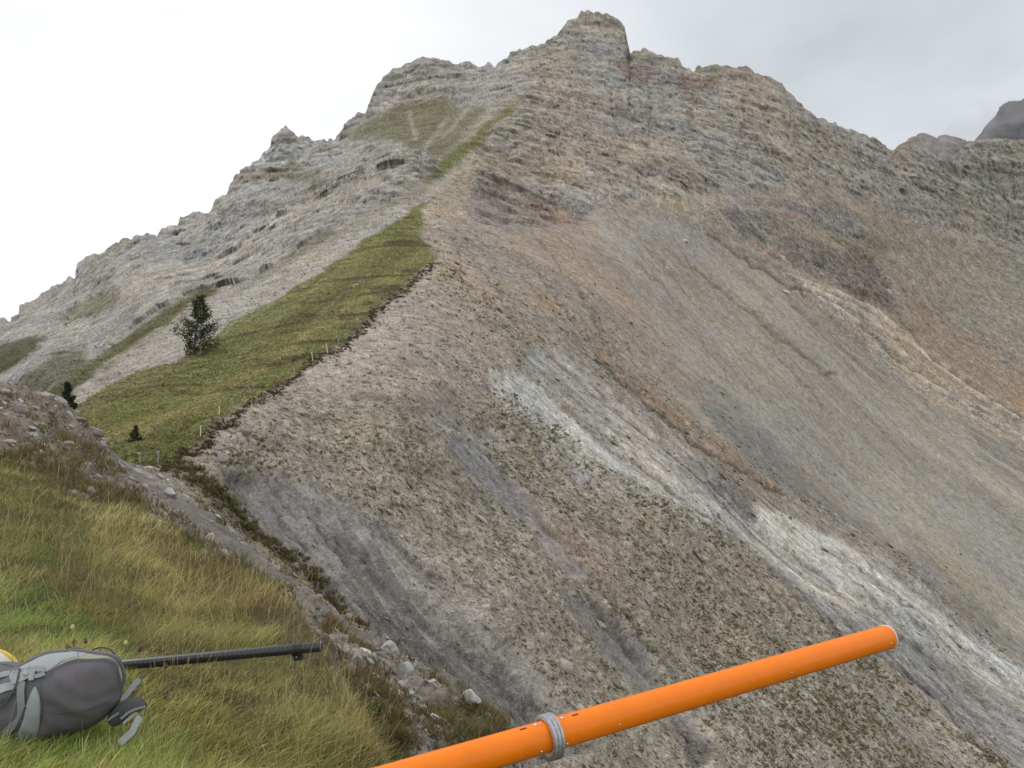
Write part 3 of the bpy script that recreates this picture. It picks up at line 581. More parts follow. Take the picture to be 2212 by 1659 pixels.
P([(0,1000),(120,1010),(200,1060),(300,1120),(420,1180),(560,1260),(640,1330),(560,1330),(300,1200),(100,1080),(0,1050)], (.20,.165,.11), 8, .6, veg=.8)
P([(700,1350),(760,1370),(800,1430),(760,1440),(710,1400)], (.14,.13,.07), 4, .8, veg=1)
P([(730,1470),(820,1500),(870,1600),(860,1680),(760,1680)], (.17,.15,.08), 6, .8, veg=.9)
P([(900,1560),(1000,1530),(1070,1590),(1100,1680),(960,1680)], (.19,.165,.10), 6, .7, veg=.7)
P([(30,900),(150,900),(250,1000),(180,1010),(60,960)], (.265,.235,.215), 7, .7)
P([(50,970),(200,960),(260,1030),(150,1020)], (.20,.165,.12), 8, .6, veg=.5)
nb_ = NB.reshape(-1, 3); nspf = nsp.ravel(); nspf = np.sqrt(nspf*ND.ravel()/FOC*.7)
mp2 = ND.ravel()/FOC
wx = sum(vn(nb_, l, 500+i)*a for i, (l, a) in enumerate([(1.5, 8), (.5, 4), (.18, 2)])); wy = sum(vn(nb_, l, 510+i)*a for i, (l, a) in enumerate([(1.5, 7), (.5, 3.5), (.18, 2)]))
C2, c2 = R2.get(NPX.ravel()+wx*(mp2 < 1)*.7, NPY.ravel()+wy*.6)
C2 = C2*.80
st2 = c2['stone']; 
h = .10*vn(nb_, 2.2, 520)+.05*vn(nb_, .9, 521)
for i, l in enumerate([.9, .5, .28, .16, .09, .05]):
    v = vn(nb_, (l, l, l*.55), 530+i); h = h+st2*l*(.10,.14,.2,.26,.3,.3)[i]*np.tanh(np.maximum(v-.12, 0)*6)*bl(l, nspf)+l*.10*vn(nb_, l, 540+i)*bl(l, nspf)
rl2 = vn(np.stack([nb_[:, 0]*.12, nb_[:, 1]*.9+nb_[:, 0]*.35, nb_[:, 2]*.1], -1), .5, 550)
h = h+.06*rl2*c2['bare']
fd = ss(0, 10, NPY.ravel()-np.repeat(ntop[None], NNR, 0).ravel())
V2 = nb_+nn_.reshape(-1, 3)*(h*(.3+.7*fd))[:, None]
f2a = sum(vn(nb_, l, 560+i)*bl(l, nspf)*w_ for i, (l, w_) in enumerate([(.6, .3), (.25, .5), (.12, .6), (.06, .6)]))
C2 = C2*np.array([1.0,.95,.88])*np.clip(1+.45*f2a+.12*vn(nb_, 2.5, 570)+.12*rl2*c2['bare'], .4, 1.8)[:, None]
pl = ss(.35, .7, f2a)*st2*.5
C2 = C2*(1-pl[:, None])+np.array([.36, .345, .32])*pl[:, None]
wh = ss(-.05, .35, f2a)*c2['white']
C2 = C2*(1-wh[:, None])+np.array([.50, .49, .46])*wh[:, None]
VN = V2.reshape(NNR, NNC, 3); CN = C2.reshape(NNR, NNC, 3)
bk = []; 
for k in range(12, 0, -1):
    bk.append(VN[0]+np.array([.012*k*k, .05*k*k, -.10*k*k])*(ND[0][:, None]/25+.2))
VNa = np.concatenate([np.array(bk), VN], 0); CNa = np.concatenate([np.repeat(CN[:1], 12, 0), CN], 0)
mesh_np('scree_spur', VNa.reshape(-1, 3), grid_faces(VNa.shape[0], NNC), CNa.reshape(-1, 3), M_near)['kind'] = 'structure'
def on_spur(qx, qy):
    a_, b_ = qx*K, qy*K; j = int(np.argmin(np.abs(npx-a_))); i = int(np.clip(round((b_-ntop[j])/(nbot[j]-ntop[j])*(NNR-1)), 0, NNR-1))
    return VN[i, j].astype(float), nn_[i, j].astype(float), float(ND[i, j])
# ================================================================= near meadow
MSK = np.array([(-500,900),(-200,980),(0,1016),(28,1022),(60,1030),(130,1062),(200,1087),(280,1102),(350,1132),(420,1181),(480,1217),(560,1257),(640,1303),(676,1345),(700,1392),(715,1440),(760,1500),(800,1560),(830,1640),(850,1750),(880,2000),(900,3500)], float)*K
MCP = [(-200,470,13),(0,470,11),(28,475,11),(93,502,10.8),(162,523,9.8),(222,562,8.3),(259,581,7.4),(296,602,6.4),(324,648,5.3),(352,694,4.5),(384,768,3.75),(400,850,3.2),(0,560,6.6),(120,560,6.9),(200,600,6.2),
 (0,650,4.2),(150,650,4.35),(280,660,4.6),(0,768,2.85),(200,768,3.15),(320,768,3.4),(-200,650,4.1),(-200,900,2.2),(0,900,2.15),(200,900,2.35),(350,950,2.5),(0,1200,1.35),(300,1200,1.5),(0,1600,.95),(350,1600,.95),(-250,1500,1.0),(-250,500,9.5)]
mev = fastmap(rbf(MCP), -260, 380, 460, 1640)
mpx = np.concatenate([np.arange(-230, -6, 4), np.arange(-6, 418, 1.0)]); MNC = len(mpx)
mtop = np.interp(mpx, MSK[:, 0], MSK[:, 1]); mbot = np.full(MNC, 1600.0)
tt = (np.linspace(0, 1, 420)**1.6)[:, None]; MPY = mtop[None]+(mbot-mtop)[None]*tt; MPX = np.broadcast_to(mpx[None], MPY.shape)
MD = mev(MPX, MPY); MB = at(MPX, MPY, MD); mn_, msp = normals(MB); mb_ = MB.reshape(-1, 3)
mh = .05*vn(mb_, 1.4, 600)+.045*vn(mb_, .5, 601)+.02*vn(mb_, .2, 602)+.01*vn(mb_, .08, 603)
VM = (mb_+mn_.reshape(-1, 3)*mh[:, None]).reshape(420, MNC, 3)
cm = np.array([.085, .075, .035])*(1+.3*vn(mb_, .3, 604)+.3*vn(mb_, .05, 605))[:, None]
CM = cm.reshape(420, MNC, 3)
bk = [VM[0]+np.array([.03*k+.004*k*k, .02*k+.002*k*k, -.02*k*k*.8-.03*k])*(MD[0][:, None]/7) for k in range(14, 0, -1)]
VMa = np.concatenate([np.array(bk), VM], 0); cb = np.array([.15, .115, .08])*np.ones((14, MNC, 1)); CMa = np.concatenate([cb, CM], 0)
mesh_np('meadow', VMa.reshape(-1, 3), grid_faces(VMa.shape[0], MNC), CMa.reshape(-1, 3), M_near)['kind'] = 'structure'
def on_meadow(px_, py_):
    j = int(np.argmin(np.abs(mpx-px_))); i = int(np.argmin(np.abs(MPY[:, j]-py_))); return VM[i, j].astype(float), float(MD[i, j])
# ================================================================= grass blades
def blades(name, base, length, width, lean, col, label=None, tipw=.25, ytip=None, M=M_leaf, segs=3, colt=1.25):
    """curved tapering blades merged into one mesh"""
    n = len(base); a = rng.random(n)*2*math.pi
    side = np.stack([np.cos(a), np.sin(a), np.zeros(n)], -1)
    vs_ = []; 
    for k in range(segs):
        t_ = k/segs; c = base+np.stack([lean[:, 0]*t_**1.7*length, lean[:, 1]*t_**1.7*length, length*t_*(1-.35*t_*np.hypot(lean[:, 0], lean[:, 1]))], -1)
        w_ = (width*(1-(1-tipw)*t_))[:, None]*side*.5; vs_ += [c-w_, c+w_]
    vs_.append(base+np.stack([lean[:, 0]*length, lean[:, 1]*length, length*(1-.35*np.hypot(lean[:, 0], lean[:, 1]))], -1))
    V = np.stack(vs_, 1).reshape(-1, 3); m = 2*segs+1; o = (np.arange(n)*m)[:, None]
    F = []
    for k in range(segs-1): F += [[2*k, 2*k+1, 2*k+3], [2*k, 2*k+3, 2*k+2]]
    F.append([2*segs-2, 2*segs-1, 2*segs])
    F = np.concatenate([o+np.array(f)[None] for f in F], 0)
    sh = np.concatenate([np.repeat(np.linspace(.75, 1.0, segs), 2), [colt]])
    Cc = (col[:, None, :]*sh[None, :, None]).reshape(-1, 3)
    return mesh_np(name, V, F, Cc, M)
def pick(W, n):                                    # weighted vertex choice
    w_ = W.ravel().astype(float); c = np.cumsum(w_); return np.searchsorted(c, rng.random(n)*c[-1])
# zones of the meadow in picture terms: bare earth patch, brown verge, straw, fresh green
RM = Raster(-240, 440, 430, 900, ['bare', 'brown', 'fresh', 'straw', 'long'])
P = RM.paint
RM.ch['long'][:] = .5
P([(560,1290),(640,1310),(690,1360),(720,1420),(690,1440),(600,1400),(560,1340)], None, 5, bare=1)
P([(115,1235),(160,1225),(215,1240),(220,1275),(150,1275)], None, 4, bare=.8)
P([(380,1170),(480,1215),(620,1290),(640,1330),(560,1330),(430,1270),(330,1200),(300,1150)], None, 6, brown=1, long=.9)
P([(180,1080),(300,1105),(400,1170),(380,1210),(260,1160),(170,1110)], None, 5, straw=.9, long=1)
P([(200,1110),(420,1230),(560,1330),(500,1390),(320,1300),(180,1200)], None, 12, straw=.55, long=1)
P([(0,1040),(120,1090),(180,1160),(150,1230),(0,1230)], None, 10, fresh=.45)
P([(-300,1250),(90,1270),(260,1370),(300,1420),(120,1400),(-300,1400)], None, 10, fresh=1, long=.25)
P([(-300,1560),(250,1540),(420,1600),(420,1680),(-300,1680)], None, 14, fresh=.6)
P([(450,1480),(720,1480),(800,1560),(830,1700),(480,1700)], None, 14, straw=.4, long=.7)
P([(700,1440),(730,1460),(800,1560),(840,1700),(800,1700),(740,1540)], None, 5, brown=.5)
vis = (MPY < 960).astype(float)*np.where(MPX < -6, 3.0, 1.0)      # vertices nearly uniform over the picture
area = np.gradient(MPY, axis=0)*np.gradient(MPX, axis=1)
n = 300000
idx = pick(vis*np.maximum(area, 0)*(.35+.65*np.clip(MD/4.5, 0, 1)), n)
b = VM.reshape(-1, 3)[idx]; pxx = MPX.ravel()[idx]; pyy = MPY.ravel()[idx]; dd = MD.ravel()[idx]
s1 = dd/FOC; b = b+np.stack([rng.uniform(-1.2, 1.2, n)*s1, rng.uniform(-4, 4, n)*s1, -.01*np.ones(n)], -1)
jx = vn(b, .35, 610)*9; jy = vn(b, .35, 611)*9
_, z_ = RM.get(pxx+jx*(4/dd), pyy+jy*(4/dd))
keep = rng.random(n) > z_['bare']*.88
b, pxx, pyy, dd = b[keep], pxx[keep], pyy[keep], dd[keep]; z_ = {k: v[keep] for k, v in z_.items()}; n = len(b)
clump = vn(b, .28, 612)*.5+vn(b, .09, 613)*.4
ln = (.055+.10*rng.random(n)**2+.05*clump)*(.65+.75*z_['long'])*np.clip(.8+dd/16, .8, 1.2); ln = np.maximum(ln*.84, .03)
ln = np.where((pxx > 105)*(pxx < 330)*(pyy > 652)*(pyy < 712), ln*.5, ln)
wd = np.maximum(.0022+.0016*rng.random(n), .52*dd/FOC)
az = 2.6*vn(b, .4, 614)+rng.normal(0, 1.1, n); lm = .45+.5*rng.random(n)
lean = np.stack([np.cos(az)*lm+.28, np.sin(az)*lm-.12], -1)
r = rng.random(n)[:, None]; r2 = rng.random(n)
green = np.array([.225, .245, .070]); olive = np.array([.32, .295, .105]); strawc = np.array([.52, .42, .20]); brown = np.array([.24, .155, .075]); fresh = np.array([.175, .265, .065])
mixo = np.clip(.45+1.0*vn(b, .8, 615)+.4*rng.standard_normal(n), 0, 1)[:, None]
col = green*(1-mixo)+olive*mixo
k_ = (rng.random(n) < z_['fresh']*.7)[:, None]; col = np.where(k_, fresh*(.8+.5*r), col)
k_ = (rng.random(n) < .13+.45*z_['straw']-.08*z_['fresh'])[:, None]; col = np.where(k_, strawc*(.6+.6*r), col)
k_ = (rng.random(n) < .05+.62*z_['brown']+.6*z_['bare'])[:, None]; col = np.where(k_, brown*(.6+.9*r), col)
col = col*1.38*(.7+.6*r)*(1+.35*clump[:, None])*(1+.35*vn(b, .5, 616)[:, None])
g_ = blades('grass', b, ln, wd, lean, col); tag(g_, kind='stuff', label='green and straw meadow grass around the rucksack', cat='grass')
# tall dry stalks with seed heads
ns = 900
idx = pick((MPY < 800)*np.maximum(area, 0)*(.3+np.clip(MD/6, 0, 1))*(MPX > -40), ns); b = VM.reshape(-1, 3)[idx]; dd = MD.ravel()[idx]
_, z_ = RM.get(MPX.ravel()[idx], MPY.ravel()[idx]); keep = (rng.random(ns) < .15+.85*z_['long'])*((MPX.ravel()[idx] > 150)+(MPY.ravel()[idx] < 650)+(rng.random(ns) < .12)); b = b[keep]; dd = dd[keep]; ns = len(b)
ln = .20+.26*rng.random(ns); az = rng.normal(.2, 1.2, ns); lm = .12+.42*rng.random(ns)**2
lean = np.stack([np.cos(az)*lm, np.sin(az)*lm*.5], -1)
cs = np.array([.47, .385, .20])*(.65+.6*rng.random(ns))[:, None]
blades('dry_stalks', b, ln, np.maximum(.0017, .50*dd/FOC), lean, cs, tipw=.8, segs=5, colt=1.0)
tag(bpy.data.objects['dry_stalks'], kind='stuff', label='tall straw coloured grass stalks standing in the meadow', cat='grass')
tip = b+np.stack([lean[:, 0]*ln, lean[:, 1]*ln, ln*(1-.35*np.hypot(lean[:, 0], lean[:, 1]))], -1)
rep = 12; hb = np.repeat(tip, rep, 0)-np.repeat(np.stack([lean[:, 0], lean[:, 1]*1, np.ones(ns)], -1), rep, 0)*(rng.random(ns*rep)*.035)[:, None]
az = rng.random(ns*rep)*6.28; lean2 = np.stack([np.cos(az)*.5, np.sin(az)*.5], -1)
blades('seed_heads', hb, .009+.012*rng.random(ns*rep), np.maximum(.002, .45*np.repeat(dd, rep)/FOC), lean2, np.repeat(cs, rep, 0)*1.1, segs=2)
tag(bpy.data.objects['seed_heads'], kind='stuff', label='pale seed heads on the dry grass stalks', cat='grass')
# ================================================================= tufts and loose stones on the slopes
def tufts(name, pos, nor, size, col, nb_=9, flat=.8, spread=.5, wr=.34):
    n = len(pos); b = np.repeat(pos, nb_, 0); s = np.repeat(size, nb_)
    off = rng.normal(0, 1, (n*nb_, 3)); off[:, 2] *= .3; b = b+off*s[:, None]*spread*.6
    az = rng.random(n*nb_)*6.28; lm = .3+.7*rng.random(n*nb_); lean = np.stack([np.cos(az)*lm, np.sin(az)*lm], -1)
    c = np.repeat(col, nb_, 0)*(.6+.8*rng.random(n*nb_))[:, None]
    return blades(name, b-np.array([0, 0, .04])*s[:, None], s*flat*(.6+.6*rng.random(n*nb_)), s*wr, lean, c, segs=2, tipw=.7)
V = MG['V'].reshape(-1, 3); mpx_ = (MG['D']/FOC)
scr_area = np.gradient(MG['PY'], axis=0)*np.gradient(MG['PX'], axis=1)
vf_ = (MG['PX'] > -20)*(MG['PX'] < 1050)*(MG['PY'] < 800)
bv = V.astype(f4)
cl = (vn(bv, 14, 700)*.5+vn(bv, 5, 701)*.6+vn(bv, 1.8, 702)*.4).reshape(MG['D'].shape)
Wt = MG['tf']**1.5*ss(-.45, .7, cl+.55*MG['strk'])*(1-MG['gr'])*vf_*scr_area*(MG['D'] < 240)*np.clip(60/MG['D'], .3, 1.2)**-.4
n = 12500; idx = pick(Wt, n); dd = MG['D'].ravel()[idx]
pos = V[idx]+rng.normal(0, .5, (n, 3))*(dd/FOC)[:, None]
sz = np.clip(rng.lognormal(-1.62, .42, n), .10, .6)*np.clip(dd/85, .8, 2.0)
rr_ = rng.random(n)[:, None]; tcol = np.where(rr_ < .5, np.array([.20, .18, .09]), np.where(rr_ < .85, np.array([.25, .20, .12]), np.array([.16, .165, .07])))
tufts('tussocks', pos, None, sz, tcol, nb_=9); tag(bpy.data.objects['tussocks'], kind='stuff', label='small olive and brown tussocks dotted over the scree slope', cat='tussocks')
# turf lip hanging over the crest scar
lipq = np.array(lip, float); seg = np.cumsum(np.r_[0, np.hypot(*np.diff(lipq, axis=0).T)]); u = rng.random(900)*seg[-1]
lx = np.interp(u, seg, lipq[:, 0])+rng.normal(0, 5, 900); ly = np.interp(u, seg, lipq[:, 1])+rng.normal(4, 4, 900)
pts = np.array([on_mountain(a, b_)[0] for a, b_ in zip(lx, ly)])
rr_ = rng.random(900)[:, None]
tufts('crest_turf', pts, None, rng.uniform(.16, .42, 900)*np.clip(pts[:, 1]/90, .8, 1.8), np.where(rr_ < .55, np.array([.085, .075, .038]), np.where(rr_ < .8, np.array([.14, .135, .05]), np.array([.10, .06, .045]))), nb_=9)
tag(bpy.data.objects['crest_turf'], kind='stuff', label='dark ragged turf along the broken edge of the grassy crest', cat='turf')
# meadow on the crest: grass clumps
Wg = (MG['gr'] > .5)*vf_*scr_area*(MG['D'] < 300)*(MG['PY'] > 190); n = 26000; idx = pick(Wg, n); dd = MG['D'].ravel()[idx]
bb = V[idx]+rng.normal(0, .5, (n, 3))*(dd/FOC)[:, None]
g1 = vn(bb.astype(f4), 9, 710)[:, None]+.4*rng.standard_normal((n, 1)); cg = MG['C'].reshape(-1, 3)[idx]*(1.38+.35*np.clip(g1, -1, 1))
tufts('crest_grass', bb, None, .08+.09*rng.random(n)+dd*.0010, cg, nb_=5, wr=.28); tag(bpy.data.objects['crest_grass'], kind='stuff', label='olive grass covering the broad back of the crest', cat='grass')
# stones
def stone_mesh(kind):
    import bmesh
    bm = bmesh.new(); r = random.Random(kind)
    for _ in range(11): 
        v = Vector((r.gauss(0, 1), r.gauss(0, 1), r.gauss(0, 1))).normalized(); bm.verts.new((v.x, v.y*.75, v.z*.42))
    bmesh.ops.convex_hull(bm, input=bm.verts); bmesh.ops.delete(bm, geom=[v for v in bm.verts if not v.link_faces], context='VERTS')
    bmesh.ops.triangulate(bm, faces=bm.faces); bm.verts.index_update()
    v = np.array([v.co[:] for v in bm.verts]); f = np.array([[q.index for q in fc.verts] for fc in bm.faces]); bm.free(); return v, f
SK = [stone_mesh(i) for i in range(8)]
def stones(name, pos, size, col, mat_):
    Vs, Fs, Cs = [], [], []; o = 0; n = len(pos); kd = rng.integers(0, 8, n)
    for k in range(8):
        sel = np.where(kd == k)[0]; v, f = SK[k]; m = len(sel)
        if not m: continue
        a = rng.random(m)*6.28; ca, sa = np.cos(a), np.sin(a); tl = rng.normal(0, .45, m)
        X = v[None, :, 0]*ca[:, None]-v[None, :, 1]*sa[:, None]; Y = v[None, :, 0]*sa[:, None]+v[None, :, 1]*ca[:, None]; Z = v[None, :, 2]+X*(-.75+tl[:, None]*.6)+Y*tl[:, None]*.4
        W = np.stack([X, Y, Z], -1)*size[sel][:, None, None]*.5+pos[sel][:, None]
        Vs.append(W.reshape(-1, 3)); Fs.append((f[None]+(np.arange(m)*len(v))[:, None, None]).reshape(-1, 3)+o); o += m*len(v)
        Cs.append(np.repeat(col[sel], len(v), 0))
    return mesh_np(name, np.concatenate(Vs), np.concatenate(Fs), np.concatenate(Cs), mat_)
Ws = MG['stn']*ss(-.3, .6, -cl+.2)*(1-.6*MG['marl'])*(1-MG['gr'])*vf_*scr_area*(MG['D'] < 330)*(1-.8*MG['cliff'])*(1-.75*MG['sm'])
n = 34000; idx = pick(Ws, n); dd = MG['D'].ravel()[idx]
pos = V[idx]+rng.normal(0, .5, (n, 3))*(dd/FOC)[:, None]
sz = np.clip(rng.lognormal(-1.62, .5, n), .10, 1.3)*np.clip(dd/75, .7, 2.6); pos = pos+MG['nrm'].reshape(-1, 3)[idx]*sz[:, None]*.14
base_c = MG['C'].reshape(-1, 3)[idx]*.5+np.array([.33, .315, .29])*(.25+.75*rng.random((n, 1))**1.6); base_c[:, 2] *= rng.uniform(.85, 1.03, n)
stones('scree_stones', pos, sz, base_c, M_stone); tag(bpy.data.objects['scree_stones'], kind='stuff', label='loose grey stones strewn over the scree slopes', cat='stones')
na = np.gradient(NPY, axis=0)*np.gradient(NPX, axis=1)
Wn = c2['stone'].reshape(NNR, NNC)*na*(NPX > -30)*(NPY < 800); n = 22000; idx = pick(Wn, n); dd = ND.ravel()[idx]
pos = VN.reshape(-1, 3)[idx]; wht = c2['white'][idx]; br = c2['bare'][idx]
sz = np.clip(rng.lognormal(-2.6, .5, n), .025, .45)*np.clip(dd/16, .4, 1.3); pos = pos+nn_.reshape(-1, 3)[idx]*sz[:, None]*.16
sc_ = np.where((rng.random(n) < .10+.75*wht)[:, None], np.array([.52, .51, .485]), np.array([.33, .295, .25]))*(.4+.8*rng.random((n, 1)))
stones('spur_stones', pos, sz, sc_, M_stone); tag(bpy.data.objects['spur_stones'], kind='stuff', label='grey and white stones lying on the near spur', cat='stones')
n = 4200; idx = pick(((.06+c2['veg'])*(1-c2['bare'])).reshape(NNR, NNC)*na*(NPX > -30)*(NPY < 820), n); dd = ND.ravel()[idx]; pos = VN.reshape(-1, 3)[idx]
rr_ = rng.random(n)[:, None]
tufts('verge_grass', pos, None, rng.uniform(.05, .16, n)*np.clip(dd/8, .8, 2.2), np.where(rr_ < .5, np.array([.20, .165, .075]), np.where(rr_ < .8, np.array([.13, .14, .045]), np.array([.16, .09, .05]))), nb_=16, flat=1.1, wr=.07)
tag(bpy.data.objects['verge_grass'], kind='stuff', label='brownish grass tufts among the stones of the near spur', cat='grass')
# brown-green shrubs in a line beside the chute
sh = [(423+rng.normal(0, 9), 1050+rng.normal(0, 8)) for _ in range(30)]
u = rng.random(420); sh = np.stack([390+u*560+rng.normal(0, 10, 420), 1018+u*465+rng.normal(0, 9, 420)-14*np.sin(u*3.1)], -1)
pp = np.array([on_mountain(a, b_-10)[0] for a, b_ in sh])
rr_ = rng.random(420)[:, None]
tufts('bank_shrubs', pp, None, rng.uniform(.35, .8, 420)*.8, np.where(rr_ < .6, np.array([.14, .135, .055]), np.array([.16, .115, .06])), nb_=22, flat=.7, wr=.16)
tag(bpy.data.objects['bank_shrubs'], kind='stuff', label='low brown and green heath along the bank above the bare chute', cat='heath')
# ================================================================= small builders
import bmesh
def from_bm(name, bm, m, parent=None, smooth=True):
    me = bpy.data.meshes.new(name)
    if parent is not None:
        bmesh.ops.translate(bm, verts=bm.verts, vec=-Vector(parent.location))
    bmesh.ops.recalc_face_normals(bm, faces=bm.faces)
    bm.to_mesh(me); bm.free(); me.materials.append(m)
    if smooth: me.polygons.foreach_set('use_smooth', [True]*len(me.polygons)); me.set_sharp_from_angle(angle=math.radians(38))
    o = bpy.data.objects.new(name, me); sc.collection.objects.link(o)
    if parent is not None: o.parent = parent
    return o
def frame(dv):
    d = Vector(dv).normalized(); a = Vector((0, 0, 1)) if abs(d.z) < .9 else Vector((1, 0, 0))
    u = d.cross(a).normalized(); return u, d.cross(u).normalized(), d
def lathe(bm, p0, dv, prof, seg=32, closed=False):
    """surface of revolution: prof = [(distance along, radius)]"""
    u, v, d = frame(dv); p0 = Vector(p0); rings = []
    for s_, r_ in prof:
        rings.append([bm.verts.new(p0+d*s_+(u*math.cos(2*math.pi*k/seg)+v*math.sin(2*math.pi*k/seg))*r_) for k in range(seg)])
    for a, b in zip(rings, rings[1:]+([rings[0]] if closed else [])):
        for k in range(seg): bm.faces.new((a[k], a[(k+1) % seg], b[(k+1) % seg], b[k]))
    if not closed:
        bm.faces.new(rings[0]); bm.faces.new(rings[-1][::-1])
def tube_path(bm, pts, rad, seg=8):
    pts = [Vector(p) for p in pts]; rings = []
    for i, p in enumerate(pts):
        d = pts[min(i+1, len(pts)-1)]-pts[max(i-1, 0)]; u, v, _ = frame(d); r_ = rad[i] if hasattr(rad, '__len__') else rad
        rings.append([bm.verts.new(p+(u*math.cos(2*math.pi*k/seg)+v*math.sin(2*math.pi*k/seg))*r_) for k in range(seg)])
    for a, b in zip(rings, rings[1:]):
        for k in range(seg): bm.faces.new((a[k], a[(k+1) % seg], b[(k+1) % seg], b[k]))
    bm.faces.new(rings[0]); bm.faces.new(rings[-1][::-1])
def box(bm, c, ax, half):
    c = Vector(c); vs_ = []
    for i in (-1, 1):
        for j in (-1, 1):
            for k in (-1, 1): vs_.append(bm.verts.new(c+ax[0]*half[0]*i+ax[1]*half[1]*j+ax[2]*half[2]*k))
    for f in ((0, 1, 3, 2), (4, 6, 7, 5), (0, 4, 5, 1), (2, 3, 7, 6), (0, 2, 6, 4), (1, 5, 7, 3)): bm.faces.new([vs_[i] for i in f])
def V3(px_, py_, d): return Vector(at(px_, py_, d).tolist())
def bvh_of(o):
    me = o.data; M = Vector(o.parent.location) if o.parent else Vector((0, 0, 0))
    return BVHTree.FromPolygons([v.co+M for v in me.vertices], [p.vertices[:] for p in me.polygons])
def hit(bv, px_, py_, d0=3.2):
    x_, y_, z_ = ray(px_, py_); dr = Vector((float(x_), float(y_), float(z_))).normalized(); r_ = bv.ray_cast(Vector((0, 0, 0)), dr)
    if r_[0] is None: return V3(px_, py_, d0), -dr
    n_ = r_[1]; 
    if n_.dot(dr) > 0: n_ = -n_
    return r_[0], n_
# ================================================================= orange tube
M_or = mat('orange_paint', (.93, .215, .002), .38, coat=.06, noise=(14, .10), spec=.32)
M_steel = mat('steel', (.55, .56, .57), .34, metal=.9, noise=(60, .2)); M_alu = mat('cast_metal', (.46, .47, .49), .42, metal=.75, noise=(90, .3), bump=(160, .002))
M_black = mat('black_plastic', (.018, .018, .02), .42); M_dark = mat('dark_slot', (.03, .015, .02), .6); M_rim = mat('pale_rim', (.72, .66, .58), .5)
RT = .040
tipP = V3(887, 637, 2*RT*FOC/22.8); ringP = V3(549, 735.5, 2*RT*FOC/29.8); dv = (tipP-ringP).normalized(); L_ = (tipP-ringP).length
back = 1.15
tb = empty('orange_tube', ringP-dv*back)
tag(tb, 'long glossy orange tube reaching out over the ravine, with a metal collar', 'tube')
bm = bmesh.new(); lathe(bm, ringP-dv*back, dv, [(0, RT-.003), (0, RT), (back*.5, RT), (back-.004, RT)], 64); o1 = from_bm('tube_section', bm, M_or, tb); o1['label'] = 'near orange section behind the collar'
bm = bmesh.new(); lathe(bm, ringP, dv, [(-.002, RT), (L_*.3, RT), (L_*.7, RT), (L_-.003, RT)], 64); o2 = from_bm('tube_section', bm, M_or, tb); o2['label'] = 'far orange section beyond the collar'
bm = bmesh.new(); lathe(bm, tipP, dv, [(-.003, RT), (-.002, RT+.0012), (.002, RT+.0012), (.003, RT-.001)], 64); from_bm('end_cap', bm, M_rim, tb)
off = Vector((0, 0, -.0035))
def ringprof(w_): 
    pr = [(-w_, .0485)]
    for k in range(3):
        a = -w_+2*w_*k/3; b = a+2*w_/3; pr += [(a+.001, .0555), (a+.0025, .0585), (b-.0025, .0585), (b-.001, .0555)]
    return pr+[(w_, .0485)]
bm = bmesh.new(); lathe(bm, ringP+off, dv, ringprof(.0165), 72, closed=True); col_ = from_bm('collar', bm, M_alu, tb)
bm = bmesh.new(); lathe(bm, ringP+off, dv, [(-.009, RT-.002), (-.009, .0495), (.009, .0495), (.009, RT-.002)], 48, closed=True); from_bm('gasket', bm, M_rim, tb)
bvt = [bvh_of(o1), bvh_of(o2)]
def tube_hit(px_, py_):
    b_ = bvt[0] if px_ < 549 else bvt[1]
    for dy in (0, -.5, .5, -1, 1, -1.6, 1.6):
        x_, y_, z_ = ray(px_, py_+dy); dr = Vector((float(x_), float(y_), float(z_))).normalized(); r_ = b_.ray_cast(Vector((0, 0, 0)), dr)
        if r_[0] is not None:
            rad_ = r_[0]-ringP; rad_ = rad_-dv*rad_.dot(dv); return r_[0], rad_.normalized()
    return None, None
r3 = lambda X, Y: (375+X*.1243, 675+Y*.1243); r4 = lambda X, Y: (725+X*.0904, 600+Y*.0904)
for (X, Y), sz, R_ in [((1507, 345), .0050, r3), ((1296, 402), .0050, r3), ((1331, 400), .0026, r3), ((1916, 232), .0028, r3), ((1967, 400), .0028, r3), ((1545, 556), .0042, r3), ((1342, 617), .0042, r3),
                     ((650, 617), .0033, r4), ((738, 804), .0033, r4), ((1757, 308), .0033, r4), ((1840, 480), .0033, r4)]:
    p, n_ = tube_hit(*R_(X, Y))
    if p is None: continue
    bm = bmesh.new(); lathe(bm, p-n_*.001, n_, [(0, sz), (.0022, sz), (.0038, sz*.7), (.0042, sz*.3), (.0036, sz*.1)], 16); s_ = from_bm('screw', bm, M_steel, tb)
for X, Y in ((1610, 321), (1192, 434)):
    p, n_ = tube_hit(*r3(X, Y)); bm = bmesh.new(); box(bm, p, (dv, n_.cross(dv).normalized(), n_), (.0098, .0022, .0008)); from_bm('slot', bm, M_dark, tb, smooth=False)
# ================================================================= carbon pole
M_cf = bpy.data.materials.new('carbon_weave'); M_cf.use_nodes = True; t_ = M_cf.node_tree; b_ = t_.nodes['Principled BSDF']
b_.inputs['Roughness'].default_value = .3; b_.inputs['Coat Weight'].default_value = .3
tcn = t_.nodes.new('ShaderNodeTexCoord'); wv = t_.nodes.new('ShaderNodeTexWave'); wv.inputs['Scale'].default_value = 22; wv.inputs['Distortion'].default_value = .6
mpn = t_.nodes.new('ShaderNodeMapping'); mpn.inputs['Rotation'].default_value = (0, .7, .5)
t_.links.new(tcn.outputs['Object'], mpn.inputs[0]); t_.links.new(mpn.outputs[0], wv.inputs[0])
crn = t_.nodes.new('ShaderNodeValToRGB'); crn.color_ramp.elements[0].color = (.010, .010, .012, 1); crn.color_ramp.elements[1].color = (.032, .032, .036, 1)
t_.links.new(wv.outputs[0], crn.inputs[0]); t_.links.new(crn.outputs[0], b_.inputs['Base Color'])
